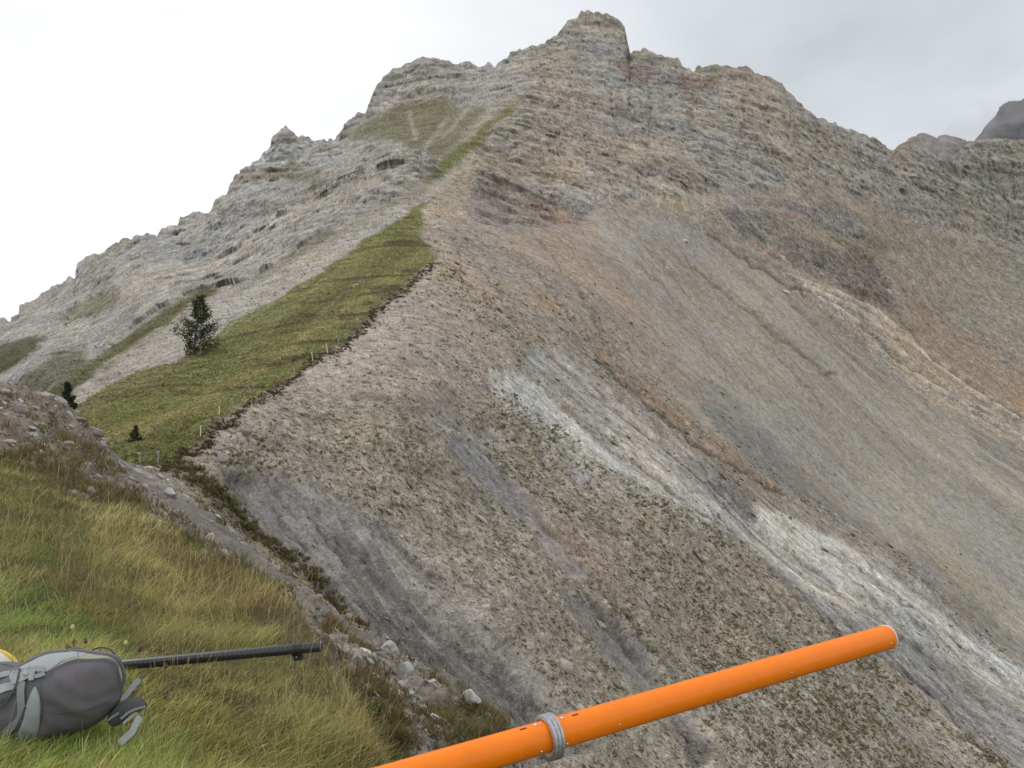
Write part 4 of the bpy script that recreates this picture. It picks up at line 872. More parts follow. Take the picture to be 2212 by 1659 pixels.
RP = .0243; p0 = V3(112, 666, 3.78); p1 = V3(321.5, 646.6, 3.87); pv = (p1-p0).normalized(); PLn = (p1-p0).length
pole = empty('carbon_pole', p0); tag(pole, 'black carbon fibre pole lying over the grass from behind the rucksack', 'pole')
bm = bmesh.new(); lathe(bm, p0-pv*.25, pv, [(0, RP), (.3, RP), (.6, RP), (.9, RP), (PLn+.248, RP), (PLn+.25, RP-.0015), (PLn+.25, RP-.005), (PLn+.235, RP-.0055)], 40); from_bm('pole_tube', bm, M_cf, pole)
bm = bmesh.new(); lathe(bm, p1, pv, [(-.004, RP), (-.004, RP+.0012), (.0015, RP+.0012), (.0015, RP-.003)], 40, closed=True); from_bm('end_ring', bm, mat('grey_ring', (.16, .16, .17), .4), pole)
cpt = V3(297, 648.9, 3.86); bm = bmesh.new()
lathe(bm, cpt, pv, [(-.022, RP-.001), (-.022, RP+.008), (-.006, RP+.008), (-.004, RP+.005), (.004, RP+.005), (.006, RP+.008), (.020, RP+.008), (.020, RP-.001)], 40, closed=True)
cl_ = from_bm('clamp', bm, M_black, pole)
up = Vector((0, 0, 1)); sd_ = pv.cross(up).normalized(); u2 = sd_.cross(pv).normalized()
bm = bmesh.new(); box(bm, cpt-u2*(RP+.016)+pv*.004, (pv, sd_, u2), (.022, .016, .012)); bmesh.ops.bevel(bm, geom=bm.edges[:], offset=.003, segments=2, affect='EDGES')
lug = from_bm('clamp_lug', bm, M_black, pole)
bm = bmesh.new(); lathe(bm, cpt-u2*(RP+.010)-sd_*-.0-Vector((0, .018, 0)), Vector((0, -1, 0)), [(0, .0035), (.002, .0035), (.003, .002)], 12); from_bm('bolt', bm, M_steel, pole)
# ================================================================= rucksack
r1 = lambda X, Y: (X*.0862, 625+Y*.0862)
def smooth_loop(pts, n=120):
    P_ = np.array(pts, float); m = len(P_); out_ = []
    for i in range(m):
        a, b, c, d = P_[i-1], P_[i], P_[(i+1) % m], P_[(i+2) % m]
        for t in np.linspace(0, 1, 12, endpoint=False):
            out_.append(.5*((2*b)+(-a+c)*t+(2*a-5*b+4*c-d)*t*t+(-a+3*b-3*c+d)*t**3))
    out_ = np.array(out_); s_ = np.r_[0, np.cumsum(np.hypot(*np.diff(np.vstack([out_, out_[:1]]), axis=0).T))]
    u = np.linspace(0, s_[-1], n, endpoint=False); o2_ = np.vstack([out_, out_[:1]])
    return np.stack([np.interp(u, s_, o2_[:, 0]), np.interp(u, s_, o2_[:, 1])], -1)
def cushion(name, outl, d, Tf, Tb, m, parent, wr=.004, seed=0, power=2.3, rings=26, n=140, tilt=0):
    o_ = smooth_loop(outl, n); c = o_.mean(0); V_ = []; F_ = []
    rs = np.sin(np.linspace(0, math.pi/2, rings))
    for side in (-1, 1):
        for r_ in rs[:(rings if side < 0 else rings-1)]:
            pts = c+(o_-c)*r_; h_ = (1-r_**power)**.5*(Tf if side < 0 else Tb)
            P_ = at(pts[:, 0], pts[:, 1], d+tilt*(pts[:, 1]-c[1])+0*pts[:, 0]); P_[:, 1] += side*h_; 
            V_.append(P_)
    V_ = np.array(V_)
    flat = V_.reshape(-1, 3)
    q3 = flat@np.array([[.8, 0, .6], [0, 1, 0], [-.6, 0, .8]])
    w_ = wr*(1.2*vn(q3, (.14, .3, .05), 800+seed)+.5*(1-2*np.abs(vn(q3, (.13, .2, .045), 810+seed)))+.3*vn(flat, .03, 820+seed))
    edge = np.concatenate([np.repeat(rs, n), np.repeat(rs[:-1], n)])
    flat = flat+np.stack([0*w_, -w_*(1-.5*edge), .4*w_], -1)
    f = []
    for k in range(rings-1):
        for q_ in range(n): f.append((k*n+q_, k*n+(q_+1) % n, (k+1)*n+(q_+1) % n, (k+1)*n+q_))
    o2_ = rings*n
    for k in range(rings-1):
        for q_ in range(n):
            a = o2_+k*n+q_; b = o2_+k*n+(q_+1) % n
            if k < rings-2: c_, d_ = o2_+(k+1)*n+(q_+1) % n, o2_+(k+1)*n+q_
            else: c_, d_ = (rings-1)*n+(q_+1) % n, (rings-1)*n+q_
            f.append((a, b, c_, d_))
    return mesh_np(name, flat, np.array(f), None, m, parent, smooth=True)
M_fab = mat('dark_fabric', (.135, .127, .138), .85, noise=(30, .12), bump=(260, .0012), spec=.25)
M_fab2 = mat('side_fabric', (.12, .12, .128), .8, noise=(25, .15), bump=(260, .001))
M_lg = mat('light_grey_fabric', (.31, .335, .345), .75, noise=(30, .10), bump=(240, .001)); M_sage = mat('sage_trim', (.28, .31, .215), .8, noise=(40, .12), bump=(240, .001))
M_web = mat('grey_webbing', (.24, .255, .265), .75, noise=(60, .12)); M_webd = mat('dark_webbing', (.07, .073, .08), .8, noise=(60, .15))
pk_d = 3.12
pack = empty('rucksack', V3(40, 748, 3.05)); tag(pack, 'grey and dark mauve hiking rucksack lying on its side in the grass', 'rucksack')
body = cushion('body', [r1(*p) for p in [(-900, 700), (-650, 500), (-300, 470), (0, 450), (210, 480), (420, 350), (640, 305), (900, 300), (1100, 325), (1270, 350), (1370, 410), (1425, 540), (1440, 650), (1405, 760), (1390, 880),
     (1290, 1020), (1140, 1140), (900, 1240), (640, 1330), (400, 1400), (200, 1440), (0, 1460), (-400, 1450), (-900, 1300)]], pk_d, .15, .16, M_fab2, pack, wr=.006)
bvb = bvh_of(body)
def patch(name, outl, m, lift=.004, n=90, rings=10, puff=.004, wr=.002, seed=1):
    """a panel sewn onto the body, following its surface"""
    o_ = smooth_loop([r1(*p) for p in outl], n); c = o_.mean(0); V_ = []; 
    for r_ in np.linspace(1, 0, rings):
        pts = c+(o_-c)*r_
        for q_ in pts:
            p, nr = hit(bvb, q_[0], q_[1], pk_d); dr = p.normalized()
            V_.append(p-dr*(lift*(1 if r_ < .999 else -1.0)+puff*(1-r_**3)))
    V_ = np.array([v[:] for v in V_]); q3 = V_@np.array([[.8, 0, .6], [0, 1, 0], [-.6, 0, .8]]); V_[:, 1] -= wr*(vn(q3, (.16, .2, .05), 830+seed)+.4*vn(q3, (.12, .2, .03), 840+seed))
    f = [(k*n+q_, k*n+(q_+1) % n, (k+1)*n+(q_+1) % n, (k+1)*n+q_) for k in range(rings-1) for q_ in range(n)]
    o_ = mesh_np(name, V_, np.array(f), None, m, pack, smooth=True); return o_
patch('top_panel', [(190, 500), (330, 420), (470, 350), (640, 312), (860, 300), (1040, 330), (900, 370), (720, 430), (600, 520), (520, 560), (400, 560), (250, 560)], M_lg, .004, seed=2)
patch('trim', [(480, 640), (520, 560), (700, 420), (860, 350), (1010, 318), (1120, 335), (1260, 352), (1370, 420), (1432, 520), (1445, 640), (1410, 780), (1385, 700), (1300, 800), (900, 700), (500, 720)], M_sage, .0045, seed=3)
main_p = patch('main_panel', [(480, 700), (510, 600), (600, 510), (740, 425), (900, 372), (1060, 385), (1200, 366), (1300, 385), (1385, 465), (1405, 600), (1418, 690), (1392, 800), (1380, 900), (1280, 1010), (1120, 1130), (900, 1230), (640, 1320), (430, 1390), (400, 1330), (450, 1200), (480, 1000), (470, 850)], M_fab, .0075, rings=26, n=160, puff=.012, wr=.009, seed=4)
main_p['label'] = 'large smooth dark mauve panel'
patch('side_pocket', [(410, 690), (450, 760), (475, 860), (482, 1000), (465, 1180), (420, 1320), (330, 1440), (210, 1450), (130, 1410), (160, 1330), (220, 1180), (270, 1020), (320, 860), (370, 740)], M_lg, .010, puff=.012, wr=.006, seed=5)['label'] = 'light grey leaf shaped pocket'
def ribbon(name, pts, wpx, m, lift=.008, parent=pack, bv=bvb, d=None, thick=.0022):
    P_ = np.array([r1(*p) for p in pts]); s_ = np.r_[0, np.cumsum(np.hypot(*np.diff(P_, axis=0).T))]; u = np.linspace(0, s_[-1], 22)
    X = np.interp(u, s_, P_[:, 0]); Y = np.interp(u, s_, P_[:, 1])
    for _ in range(2): X[1:-1] = (X[:-2]+2*X[1:-1]+X[2:])/4; Y[1:-1] = (Y[:-2]+2*Y[1:-1]+Y[2:])/4
    bm = bmesh.new(); rows = []
    for i in range(22):
        tx, ty = X[min(i+1, 21)]-X[max(i-1, 0)], Y[min(i+1, 21)]-Y[max(i-1, 0)]; l = math.hypot(tx, ty)+1e-6; nx, ny = -ty/l, tx/l; row = []
        wv_ = wpx*.0862/2
        for s2 in (-1, 1):
            if d is None: p, _ = hit(bv, X[i]+nx*wv_*s2, Y[i]+ny*wv_*s2, pk_d); p = p-p.normalized()*lift
            else: p = V3(X[i]+nx*wv_*s2, Y[i]+ny*wv_*s2, d[0]+(d[1]-d[0])*i/21)
            row.append(p)
        q_ = [bm.verts.new(row[0]), bm.verts.new(row[1]), bm.verts.new(row[1]+row[1].normalized()*thick), bm.verts.new(row[0]+row[0].normalized()*thick)]; rows.append(q_)
    for a, b in zip(rows, rows[1:]):
        for k in range(4): bm.faces.new((a[k], a[(k+1) % 4], b[(k+1) % 4], b[k]))
    bm.faces.new(rows[0]); bm.faces.new(rows[-1][::-1])
    return from_bm(name, bm, m, parent)
ribbon('strap', [(-60, 600), (60, 560), (180, 560), (300, 530), (420, 500), (520, 510)], 60, M_web, .010)
ribbon('strap', [(250, 650), (235, 760), (240, 880), (250, 1000), (240, 1090), (140, 1180), (30, 1280)], 88, M_web, .013)
ribbon('strap', [(-60, 1010), (60, 900), (190, 700), (230, 500)], 26, M_webd, .016)
ribbon('strap', [(150, 1380), (190, 1200), (260, 1060), (300, 950)], 34, M_webd, .019)
ribbon('strap', [(120, 640), (240, 600), (330, 560), (400, 570)], 100, M_lg, .015)
ribbon('strap', [(360, 600), (430, 590), (520, 560)], 46, M_web, .013)
ribbon('strap', [(-40, 760), (60, 720), (200, 690)], 90, M_lg, .010)
ribbon('strap', [(-40, 1340), (60, 1300), (90, 1340), (20, 1440)], 80, M_web, .012)
ribbon('strap', [(-30, 900), (80, 840), (190, 770)], 30, M_webd, .012)
ribbon('seam', [(505, 640), (560, 560), (660, 480), (780, 425), (920, 392), (1060, 400), (1200, 385), (1300, 405), (1370, 480), (1395, 600), (1405, 690)], 11, M_webd, .0215)
ribbon('seam', [(480, 1000), (640, 1040), (860, 1030), (1100, 960), (1290, 880)], 7, M_webd, .0225)
ribbon('buckle', [(270, 540), (350, 560), (360, 640)], 60, M_lg, .020)
ribbon('cord', [(200, 480), (340, 410), (470, 350), (600, 315), (800, 300)], 16, M_webd, .008)
def arc(name, pts, rad, m, d=3.14):
    P_ = np.array([r1(*p) for p in pts]); bm = bmesh.new()
    t0 = np.linspace(0, len(P_)-1, 24); X = np.interp(t0, range(len(P_)), P_[:, 0]); Y = np.interp(t0, range(len(P_)), P_[:, 1])
    for _ in range(3): X[1:-1] = (X[:-2]+2*X[1:-1]+X[2:])/4; Y[1:-1] = (Y[:-2]+2*Y[1:-1]+Y[2:])/4
    tube_path(bm, [V3(a, b, d) for a, b in zip(X, Y)], rad, 8); return from_bm(name, bm, m, pack)
arc('grab_loop', [(1030, 330), (1080, 280), (1180, 255), (1280, 280), (1330, 340), (1365, 410)], .0033, M_webd, 3.18)
ribbon('haul_loop', [(800, 300), (850, 268), (910, 268), (970, 305)], 26, M_web, d=(3.2, 3.2))
ribbon('strap_end', [(1405, 880), (1480, 790), (1560, 690), (1620, 625)], 62, M_web, d=(3.12, 3.22))
sh_ = cushion('shoulder_strap', [r1(*p) for p in [(1250, 1080), (1330, 960), (1430, 880), (1540, 835), (1640, 860), (1705, 940), (1660, 980), (1560, 1010), (1470, 1080), (1400, 1150), (1300, 1170)]], 3.10, .03, .04, M_webd, pack, wr=.003, seed=7, n=80, rings=12)
bvs = bvh_of(sh_)
ribbon('strap_edge', [(1400, 1090), (1480, 1020), (1570, 975), (1690, 945)], 30, M_web, d=(3.06, 3.08))
ribbon('strap_edge', [(1430, 1140), (1500, 1080), (1600, 1020)], 24, M_lg, d=(3.05, 3.08))
ribbon('strap_end', [(1390, 1375), (1450, 1310), (1530, 1250), (1560, 1180), (1600, 1100), (1630, 1060)], 78, M_lg, d=(2.98, 3.04))
ribbon('strap_end', [(1250, 1110), (1310, 1060), (1380, 1020)], 20, M_web, d=(3.04, 3.04))
ribbon('strap_end', [(-60, 1530), (60, 1520), (160, 1560)], 110, M_webd, d=(2.9, 2.9))
# ---- dried flower heads in the grass
M_stem = mat('dry_stem', (.20, .15, .08), .9); M_br = mat('brown_head', (.10, .055, .035), .9, noise=(200, .4)); M_ylw = mat('pale_head', (.62, .55, .28), .8, noise=(200, .3))
for X, Y, pale_, lb in [(862, 205, 0, 'brown dried flower head just above the top of the rucksack'), (988, 195, 0, 'large brown dried flower head right of another above the rucksack'), (782, 258, 0, 'small brown dried flower head close to the rucksack rim'),
    (1455, 208, 1, 'pale yellow flower bud above the start of the black pole'), (1622, 285, 0, 'dark round seed head on a thin stem above the black pole'), (1920, 478, 0, 'round seed head in front of the black pole'),
    (838, 25, 1, 'pale yellow bud farther up the meadow behind the rucksack'), (1930, 835, 0, 'small brown seed head below the black pole')]:
    hx, hy = r1(X, Y); gp, gd_ = on_meadow(hx, min(hy+16, 760)); gd_ = min(gd_, 3.6) if Y in (478, 835) else gd_
    hp = V3(hx, hy, gd_); root = empty('dry_flower', hp-Vector((0, 0, .09))); tag(root, lb, 'flower head', 'dried flower heads in the meadow')
    bm = bmesh.new(); tube_path(bm, [hp-Vector((.01, 0, .13)), hp-Vector((.004, 0, .06)), hp], .0018, 6); from_bm('stem', bm, M_stem, root)
    bm = bmesh.new(); lathe(bm, hp-Vector((0, 0, .010)), Vector((.1, 0, 1)), [(0, .003), (.006, .010), (.014, .0105), (.020, .007), (.025, .002)], 12)
    for v in bm.verts: v.co += Vector((random.uniform(-1, 1), random.uniform(-1, 1), random.uniform(-1, 1)))*.0018
    from_bm('flower_head', bm, M_ylw if pale_ else M_br, root)
# ---- helmet
hc = V3(-13, 677, 3.62); HR = .135; hm = empty('helmet', hc-Vector((0, 0, .08))); tag(hm, 'white climbing helmet with a yellow rear band behind the rucksack', 'helmet')
M_wh = mat('white_shell', (.62, .61, .57), .35, noise=(20, .08), coat=.2); M_ye = mat('yellow_shell', (.80, .56, .02), .35)
def dome(name, a0, a1, rs, m, el=(0, 88)):
    bm = bmesh.new(); g = []
    for i in range(25):
        e_ = math.radians(el[0]+(el[1]-el[0])*i/24); row = []
        for k in range(33):
            a = math.radians(a0+(a1-a0)*k/32); row.append(bm.verts.new(hc+Vector((math.cos(a)*math.cos(e_)*HR*rs*1.0, math.sin(a)*math.cos(e_)*HR*rs*1.0, math.sin(e_)*HR*rs*1.05-.02))))
        g.append(row)
    for i in range(24):
        for k in range(32): bm.faces.new((g[i][k], g[i][k+1], g[i+1][k+1], g[i+1][k]))
    return from_bm(name, bm, m, hm)
dome('shell', -181, 181, 1.0, M_wh)
# yellow band follows the outer rim seen from the pack
bm = bmesh.new(); g = []
for i in range(30):
    e_ = math.radians(8+i*5.6); row = []
    for s2 in (-1, 1):
        ax = Vector((math.cos(e_), .30*s2*.22+.12, math.sin(e_)*1.05)); row.append(bm.verts.new(hc+ax.normalized()*HR*1.075-Vector((0, 0, .02))))
        row.append(bm.verts.new(hc+ax.normalized()*HR*1.0-Vector((0, 0, .02))))
    g.append(row)
for a, b in zip(g, g[1:]):
    for i_, j_ in ((0, 2), (2, 3), (3, 1), (1, 0)): bm.faces.new((a[i_], a[j_], b[j_], b[i_]))
from_bm('band', bm, M_ye, hm)
pv_ = hc+Vector((.52, -.80, .34)).normalized()*HR*1.0; nv_ = (pv_-hc).normalized(); uu, vv, _ = frame(nv_)
bm = bmesh.new(); lathe(bm, pv_-nv_*.004-Vector((0, 0, .02)), nv_, [(0, .017), (.006, .017), (.007, .014)], 20); from_bm('vent', bm, M_webd, hm)
# ================================================================= boulders, each a thing
def boulder(qx, qy, wq, hq, col, label, surf, elong=1.0, seed=0, tilt=0.0, cat='boulder', sink=.25, mt=None, ch_=1.0):
    p, nrm_, d = surf(qx, qy+hq*.3); s_ = d/FOC*K
    rx = wq*s_*.55; rz = hq*s_*.58; r = random.Random(seed+17)
    bm = bmesh.new(); bmesh.ops.create_icosphere(bm, subdivisions=4, radius=1)
    pl_ = []
    for _ in range(11):
        n_ = Vector((r.gauss(0, 1), r.gauss(0, 1), r.gauss(0, 1))).normalized(); pl_.append((n_, r.uniform(.5, .85)))
    for v in bm.verts:
        for n_, k_ in pl_:
            e_ = v.co.dot(n_)-k_
            if e_ > 0: v.co -= n_*e_
    A_ = np.array([v.co[:] for v in bm.verts]); nz_ = .05*vn(A_, .5, 900+seed)+.04*vn(A_*[1, 1, 3], .22, 901+seed)+.02*vn(A_, .09, 902+seed)
    c_, s2 = math.cos(tilt), math.sin(tilt)
    for v, q_ in zip(bm.verts, nz_):
        w_ = v.co*(1+float(q_))*1.12; X, Y, Z = w_.x*rx, w_.y*(rx*.5+rz*.5)*.9, w_.z*rz; v.co = Vector((X*c_-Z*s2, Y, X*s2+Z*c_))
    c0 = Vector(p.tolist())+Vector((0, 0, rz*(.55-sink)))
    o = from_bm('boulder' if cat == 'boulder' else cat.replace(' ', '_'), bm, mt or mat('boulder_stone', tuple(col), .9, noise=(5/max(rx, .3), .35), bump=(9/max(rx, .3), .05*rx), spec=.2), None, smooth=True)
    o.location = c0
    return tag(o, label, cat, 'boulders on the slopes')
M_, S_ = on_mountain, on_spur
Bl = [(1222, 1432, 44, 26, (.40, .37, .335), 'large pale boulder on the scree above the middle of the orange tube', M_, -.25),
 (652, 888, 34, 16, (.37, .33, .27), 'long tan slab lying on the scree below the grassy crest', M_, -.55),
 (527, 937, 30, 28, (.31, .28, .25), 'angular pinkish boulder just below the second white fence post', M_, .3),
 (482, 986, 28, 24, (.26, .24, .22), 'squat grey boulder low on the crest scar below the fence', M_, .2),
 (1325, 1330, 26, 14, (.42, .34, .29), 'pinkish oblong boulder lying in the dark gully right of centre', M_, -.7),
 (1480, 518, 16, 8, (.46, .45, .43), 'small white block high on the grey scree below the cliffs', M_, -.3),
 (1700, 629, 18, 8, (.50, .49, .47), 'white slab on the right scree beside the ochre ledge', M_, -.4),
 (2166, 777, 17, 9, (.36, .34, .31), 'grey block on the brown slope near the right edge', M_, -.2),
 (1925, 626, 12, 12, (.46, .44, .41), 'white block below the green patch on the upper right slope', M_, 0),
 (1955, 478, 14, 10, (.47, .42, .28), 'yellowish rock at the foot of the right hand cliff', M_, 0),
 (947, 566, 16, 9, (.50, .48, .45), 'white rock at the uppermost tip of the turf edge', M_, .2),
 (920, 583, 14, 6, (.50, .48, .45), 'flat white rock tucked under the turf edge near its tip', M_, .1),
 (1092, 914, 12, 8, (.06, .055, .05), 'dark boulder on the pale strip in the middle of the slope', M_, 0),
 (905, 872, 10, 8, (.40, .36, .31), 'light stone below the pinkish scree in the middle left', M_, 0),
 (108, 863, 58, 18, (.38, .355, .32), 'pale flat block on the skyline of the near spur', S_, -.30),
 (162, 911, 40, 14, (.235, .215, .20), 'dark grey flat topped block beside the small spruce', S_, 0),
 (207, 927, 36, 20, (.27, .25, .23), 'grey angular boulder at the spur edge above the first fence post', S_, -.25),
 (222, 946, 26, 10, (.50, .49, .46), 'white rounded boulder at the edge of the spur', S_, .1),
 (218, 958, 22, 18, (.46, .45, .42), 'white rough boulder just below the rounded white one', S_, -.4),
 (82, 917, 36, 9, (.45, .41, .35), 'long cream slab among the rubble of the near spur', S_, -.2),
 (70, 944, 26, 22, (.30, .285, .26), 'grey slanting slab above the left meadow', S_, -.6),
 (145, 893, 22, 12, (.48, .46, .43), 'white stone on the spur just left of the small spruce', S_, -.5),
 (38, 898, 26, 18, (.29, .27, .245), 'grey block near the left edge on the near spur', S_, 0),
 (18, 962, 26, 9, (.40, .33, .22), 'ochre slab at the left edge above the grass', S_, -.1),
 (52, 965, 34, 20, (.17, .155, .145), 'dark boulder in the rubble left above the grass', S_, -.1),
 (195, 1052, 46, 16, (.27, .25, .225), 'broad grey boulder half buried above the meadow verge', S_, 0),
 (182, 1075, 24, 26, (.29, .28, .265), 'upright grey slab behind the dry stalks', S_, -.5),
 (131, 975, 26, 16, (.35, .30, .24), 'tan boulder in the middle of the near spur', S_, 0),
 (365, 1068, 24, 22, (.47, .46, .44), 'white boulder left of the bare grey chute', S_, -.6),
 (320, 1066, 20, 11, (.46, .45, .43), 'white flat stone beside the bare grey chute', S_, -.1),
 (452, 1163, 16, 20, (.50, .49, .47), 'white upright block in the stony side of the chute', S_, -.6),
 (486, 1192, 16, 18, (.50, .49, .47), 'white cube like block lower down the stony side of the chute', S_, -.3),
 (303, 1064, 14, 13, (.50, .49, .47), 'small round white stone at the top of the chute', S_, 0),
 (697, 1374, 46, 22, (.58, .57, .55), 'bright white rock directly above the tip of the black pole', S_, -.3),
 (765, 1440, 40, 16, (.56, .55, .53), 'white rock to the right of the black pole tip', S_, -.2),
 (832, 1415, 40, 34, (.44, .43, .41), 'light rough outcrop on the crest of the spur right of the black pole', S_, -.2),
 (872, 1448, 34, 26, (.42, .41, .39), 'pale blocky outcrop following the first along the spur crest', S_, -.6),
 (925, 1492, 36, 30, (.44, .43, .41), 'pale layered outcrop farther down the spur crest', S_, -.6),
 (792, 1512, 34, 34, (.34, .33, .31), 'large grey white rock beside the gravel above the meadow edge', S_, .3),
 (842, 1490, 40, 14, (.52, .51, .49), 'long white rock in the middle of the gravel', S_, -.45),
 (880, 1512, 18, 14, (.56, .55, .53), 'small bright rock at the end of the long white one', S_, -.3),
 (868, 1550, 44, 40, (.44, .43, .41), 'cluster like white rock lowest in the gravel band', S_, -.8),
 (995, 1545, 40, 34, (.46, .45, .43), 'white ledge rock on the lower spur crest', S_, -.7),
 (935, 1590, 60, 12, (.52, .51, .49), 'white ribbon of rock leading down towards the orange tube', S_, -.7),
 (1030, 1577, 30, 22, (.50, .49, .47), 'white block closest to the orange tube', S_, -.6)]
for i, (a, b_, w_, h_, c_, lb, sf, tl) in enumerate(Bl): boulder(a, b_, w_, h_, c_, lb, sf, seed=i*7, tilt=tl)
# ================================================================= fence posts
M_wd = mat('weathered_wood', (.30, .285, .26), .9, noise=(8, .3)); M_wp = mat('white_plastic', (.78, .78, .75), .5); M_ins = mat('insulator', (.75, .74, .68), .4); M_wire = mat('wire', (.35, .35, .33), .5)
posts = [('wood', 244, 973, 243, 955, 'stubby grey wooden fence post just showing over the edge of the near spur', 25),
 ('wood', 299.5, 998, 303, 976, 'leaning grey wooden fence post left of the other at the foot of the meadow', 22), ('wood', 340.5, 999.5, 343.5, 973, 'thick upright grey wooden fence post at the foot of the meadow', 26),
 ('white', 434, 953.5, 433.8, 919, 'tall white fence stake nearest the viewer', 0), ('white', 475, 909, 474.5, 877.5, 'white fence stake second from the bottom of the crest', 0),
 ('wood', 504, 881, 502.5, 859, 'upright grey wooden fence post above the two nearest white stakes', 0), ('wood', 542, 854, 536.5, 830, 'grey wooden fence post leaning left beside the heath on the crest edge', 0),
 ('wood', 603, 823, 602, 813, 'short grey fence post with a white insulator on top', 0), ('wood', 639, 805.5, 633, 793, 'thin tilted grey fence post between the short post and the upper white stakes', 0),
 ('white', 676, 783.5, 673, 761, 'white fence stake lower of the upper pair', 0), ('white', 708, 761, 705, 741.5, 'white fence stake upper of the upper pair', 0),
 ('wood', 732, 737.5, 728.5, 725, 'slim grey fence post above the upper pair of white stakes', 0), ('white', 773.5, 698.5, 770.5, 684, 'highest and farthest fence stake on the crest edge', 0)]
tops = []
for kind, bx, by, tx, ty, lb, _ in posts:
    p, _n, d = on_mountain(bx, by); p = Vector(p.tolist()); d = p.y; tp = V3(tx*K, ty*K, d); root = empty('fence_post', p); tag(root, lb, 'fence post', 'fence posts along the crest')
    ax = (tp-p); r_ = (.055 if kind == 'wood' else .032)*max(1, d/75); bm = bmesh.new()
    lathe(bm, p-ax*.15, ax, [(0, r_*.95), (ax.length*.5, r_), (ax.length*1.14, r_*.92), (ax.length*1.15, r_*.6)], 10); from_bm('post', bm, M_wd if kind == 'wood' else M_wp, root)
    ip = p+ax*.88-Vector((r_*1.3, r_, 0)); bm = bmesh.new(); lathe(bm, ip-Vector((r_*.8, 0, 0)), Vector((1, 0, 0)), [(0, r_*.5), (r_*.5, r_*.7), (r_*1.3, r_*.5)], 8); from_bm('insulator', bm, M_ins, root)
    tops.append(ip)
bm = bmesh.new(); pth = []
for a, b_ in zip(tops, tops[1:]):
    for k in range(8): t_ = k/8; q_ = a.lerp(b_, t_); q_.z -= .12*4*t_*(1-t_)*(b_-a).length/12; pth.append(q_)
pth.append(tops[-1]); tube_path(bm, pth, .007, 5); wr_ = from_bm('fence_wire', bm, M_wire); tag(wr_, 'thin sagging wire strung between the fence posts on the crest', 'wire')
# ================================================================= larch, small spruce and bush
M_bark = mat('bark', (.085, .075, .068), .95, noise=(6, .4)); 
def conifer(name, base, Ht, lean, branches, label, cat, tint, dens=70, droop=.15, leaf=.05):
    base = Vector(base); root = empty(name, base); tag(root, label, cat)
    bm = bmesh.new(); n_ = 14; ax = [base+Vector((lean*Ht*(k/n_)**1.4, 0, Ht*k/n_)) for k in range(n_+1)]; ax[0] = ax[0]-Vector((0, 0, .3))
    tube_path(bm, ax, [Ht*.021*(1-.93*k/n_)*(1.5 if k == 0 else 1) for k in range(n_+1)], 10); from_bm('trunk', bm, M_bark, root)
    P_, S2, Cc = [], [], []; bm = bmesh.new()
    for h_, az_, l_ in branches:
        i = h_*n_; k = min(int(i), n_-1); s0 = ax[k].lerp(ax[k+1], i-k); dr = Vector((math.cos(az_), math.sin(az_), 0)); pts = []
        for q_ in range(7):
            t = q_/6; pts.append(s0+dr*l_*Ht*t+Vector((0, 0, Ht*l_*(-droop*math.sin(t*2.4)*2+.28*t*t+random.uniform(-.03, .03)))))
        tube_path(bm, pts, [Ht*.0055*(1-.8*q_/6) for q_ in range(7)], 5)
        for _ in range(int(dens*(.4+l_*2.2))):
            t = random.uniform(.18, 1)**.8*6; k2 = min(int(t), 5); p = pts[k2].lerp(pts[k2+1], t-k2)
            sp_ = Ht*(.012+.035*l_/.4); p = p+Vector((random.gauss(0, sp_), random.gauss(0, sp_), random.gauss(-.3*sp_, sp_*.8)))
            P_.append(p[:]); S2.append(Ht*leaf*random.uniform(.5, 1.2)); Cc.append([c*random.uniform(.55, 1.5) for c in tint])
    from_bm('branches', bm, M_bark, root)
    P_ = np.array(P_); n = len(P_); az = rng.random(n)*6.28; lm = .6+.7*rng.random(n); lean_ = np.stack([np.cos(az)*lm, np.sin(az)*lm], -1); S2 = np.array(S2)
    o = blades('crown', P_, S2*.7, S2*.42, lean_, np.array(Cc), segs=2, tipw=.6)
    o.location = -Vector(root.location); o.parent = root
    return root
bp, _n, d_ = on_mountain(419, 767); Ht = 134*K*d_/FOC*.99
br = []
random.seed(12)
for i in range(52):
    h_ = .10+.88*(i/51)**.85; side = 1 if i % 2 else -1
    l_ = .86*(.36 if h_ < .45 else .36*(1-h_)/.55+.05)*random.uniform(.45, 1.12)
    if .22 < h_ < .42 and side > 0: l_ *= 1.25
    az_ = (0 if side > 0 else math.pi)+random.gauss(0, .75)
    br.append((h_, az_, l_))
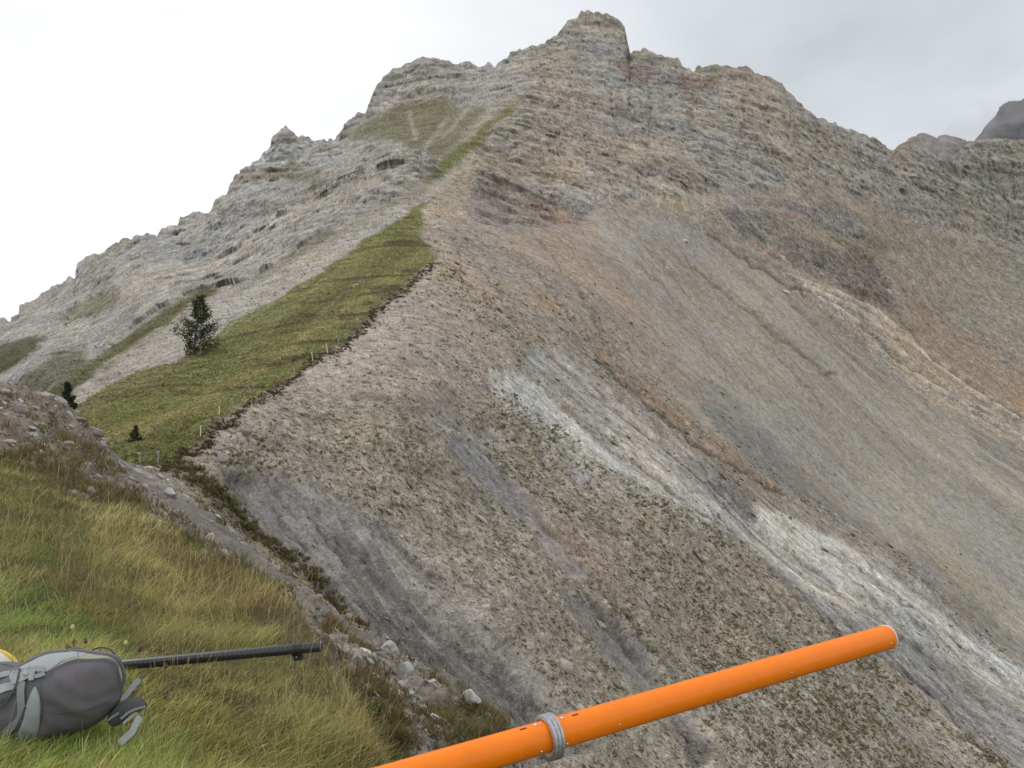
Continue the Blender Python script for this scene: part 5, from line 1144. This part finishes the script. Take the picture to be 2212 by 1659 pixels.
conifer('larch_tree', bp-np.array([0, 0, .1]), Ht, .10, br, 'lone dark green larch standing on the meadow below the grey cliffs', 'larch', (.085, .095, .045), dens=140, leaf=.045)
def cone_br(n, w_): return [(.08+.9*i/(n-1), random.uniform(0, 6.28), w_*(1.02-i/(n-1))*random.uniform(.7, 1.1)+.03) for i in range(n)]
bp, _n, d_ = on_mountain(152, 905); conifer('spruce_tree', bp, 78*K*d_/FOC, -.10, cone_br(56, .30), 'small dark spruce rising behind the edge of the near spur', 'spruce', (.050, .068, .030), dens=60, leaf=.10)
bp, _n, d_ = on_mountain(292, 956); conifer('bush', bp, 36*K*d_/FOC, .05, cone_br(40, .45), 'small round dark bush alone on the lower meadow', 'bush', (.07, .082, .034), dens=60, leaf=.13)

# ================================================================= mist round the far pinnacle
M_mist = bpy.data.materials.new('mist'); M_mist.use_nodes = True; t_ = M_mist.node_tree
for n_ in list(t_.nodes):
    if n_.type == 'BSDF_PRINCIPLED': t_.nodes.remove(n_)
pvn = t_.nodes.new('ShaderNodeVolumePrincipled'); pvn.inputs['Color'].default_value = (.95, .96, .98, 1)
tcn = t_.nodes.new('ShaderNodeTexCoord'); nzn = t_.nodes.new('ShaderNodeTexNoise'); nzn.inputs['Scale'].default_value = .012; nzn.inputs['Detail'].default_value = 4
mrn = t_.nodes.new('ShaderNodeMapRange'); mrn.inputs[1].default_value = .42; mrn.inputs[2].default_value = .72; mrn.inputs[4].default_value = .006
t_.links.new(tcn.outputs['Object'], nzn.inputs['Vector']); t_.links.new(nzn.outputs[0], mrn.inputs[0]); t_.links.new(mrn.outputs[0], pvn.inputs['Density']); t_.links.new(pvn.outputs[0], t_.nodes['Material Output'].inputs['Volume'])
bm = bmesh.new(); bmesh.ops.create_icosphere(bm, subdivisions=3, radius=1)
for v in bm.verts: v.co = Vector((v.co.x*170, v.co.y*90, v.co.z*70))
o = from_bm('mist', bm, M_mist); o.location = V3(2140*K, 268*K, 2080); tag(o, 'thin cloud drifting across the far pinnacle', kind='stuff')
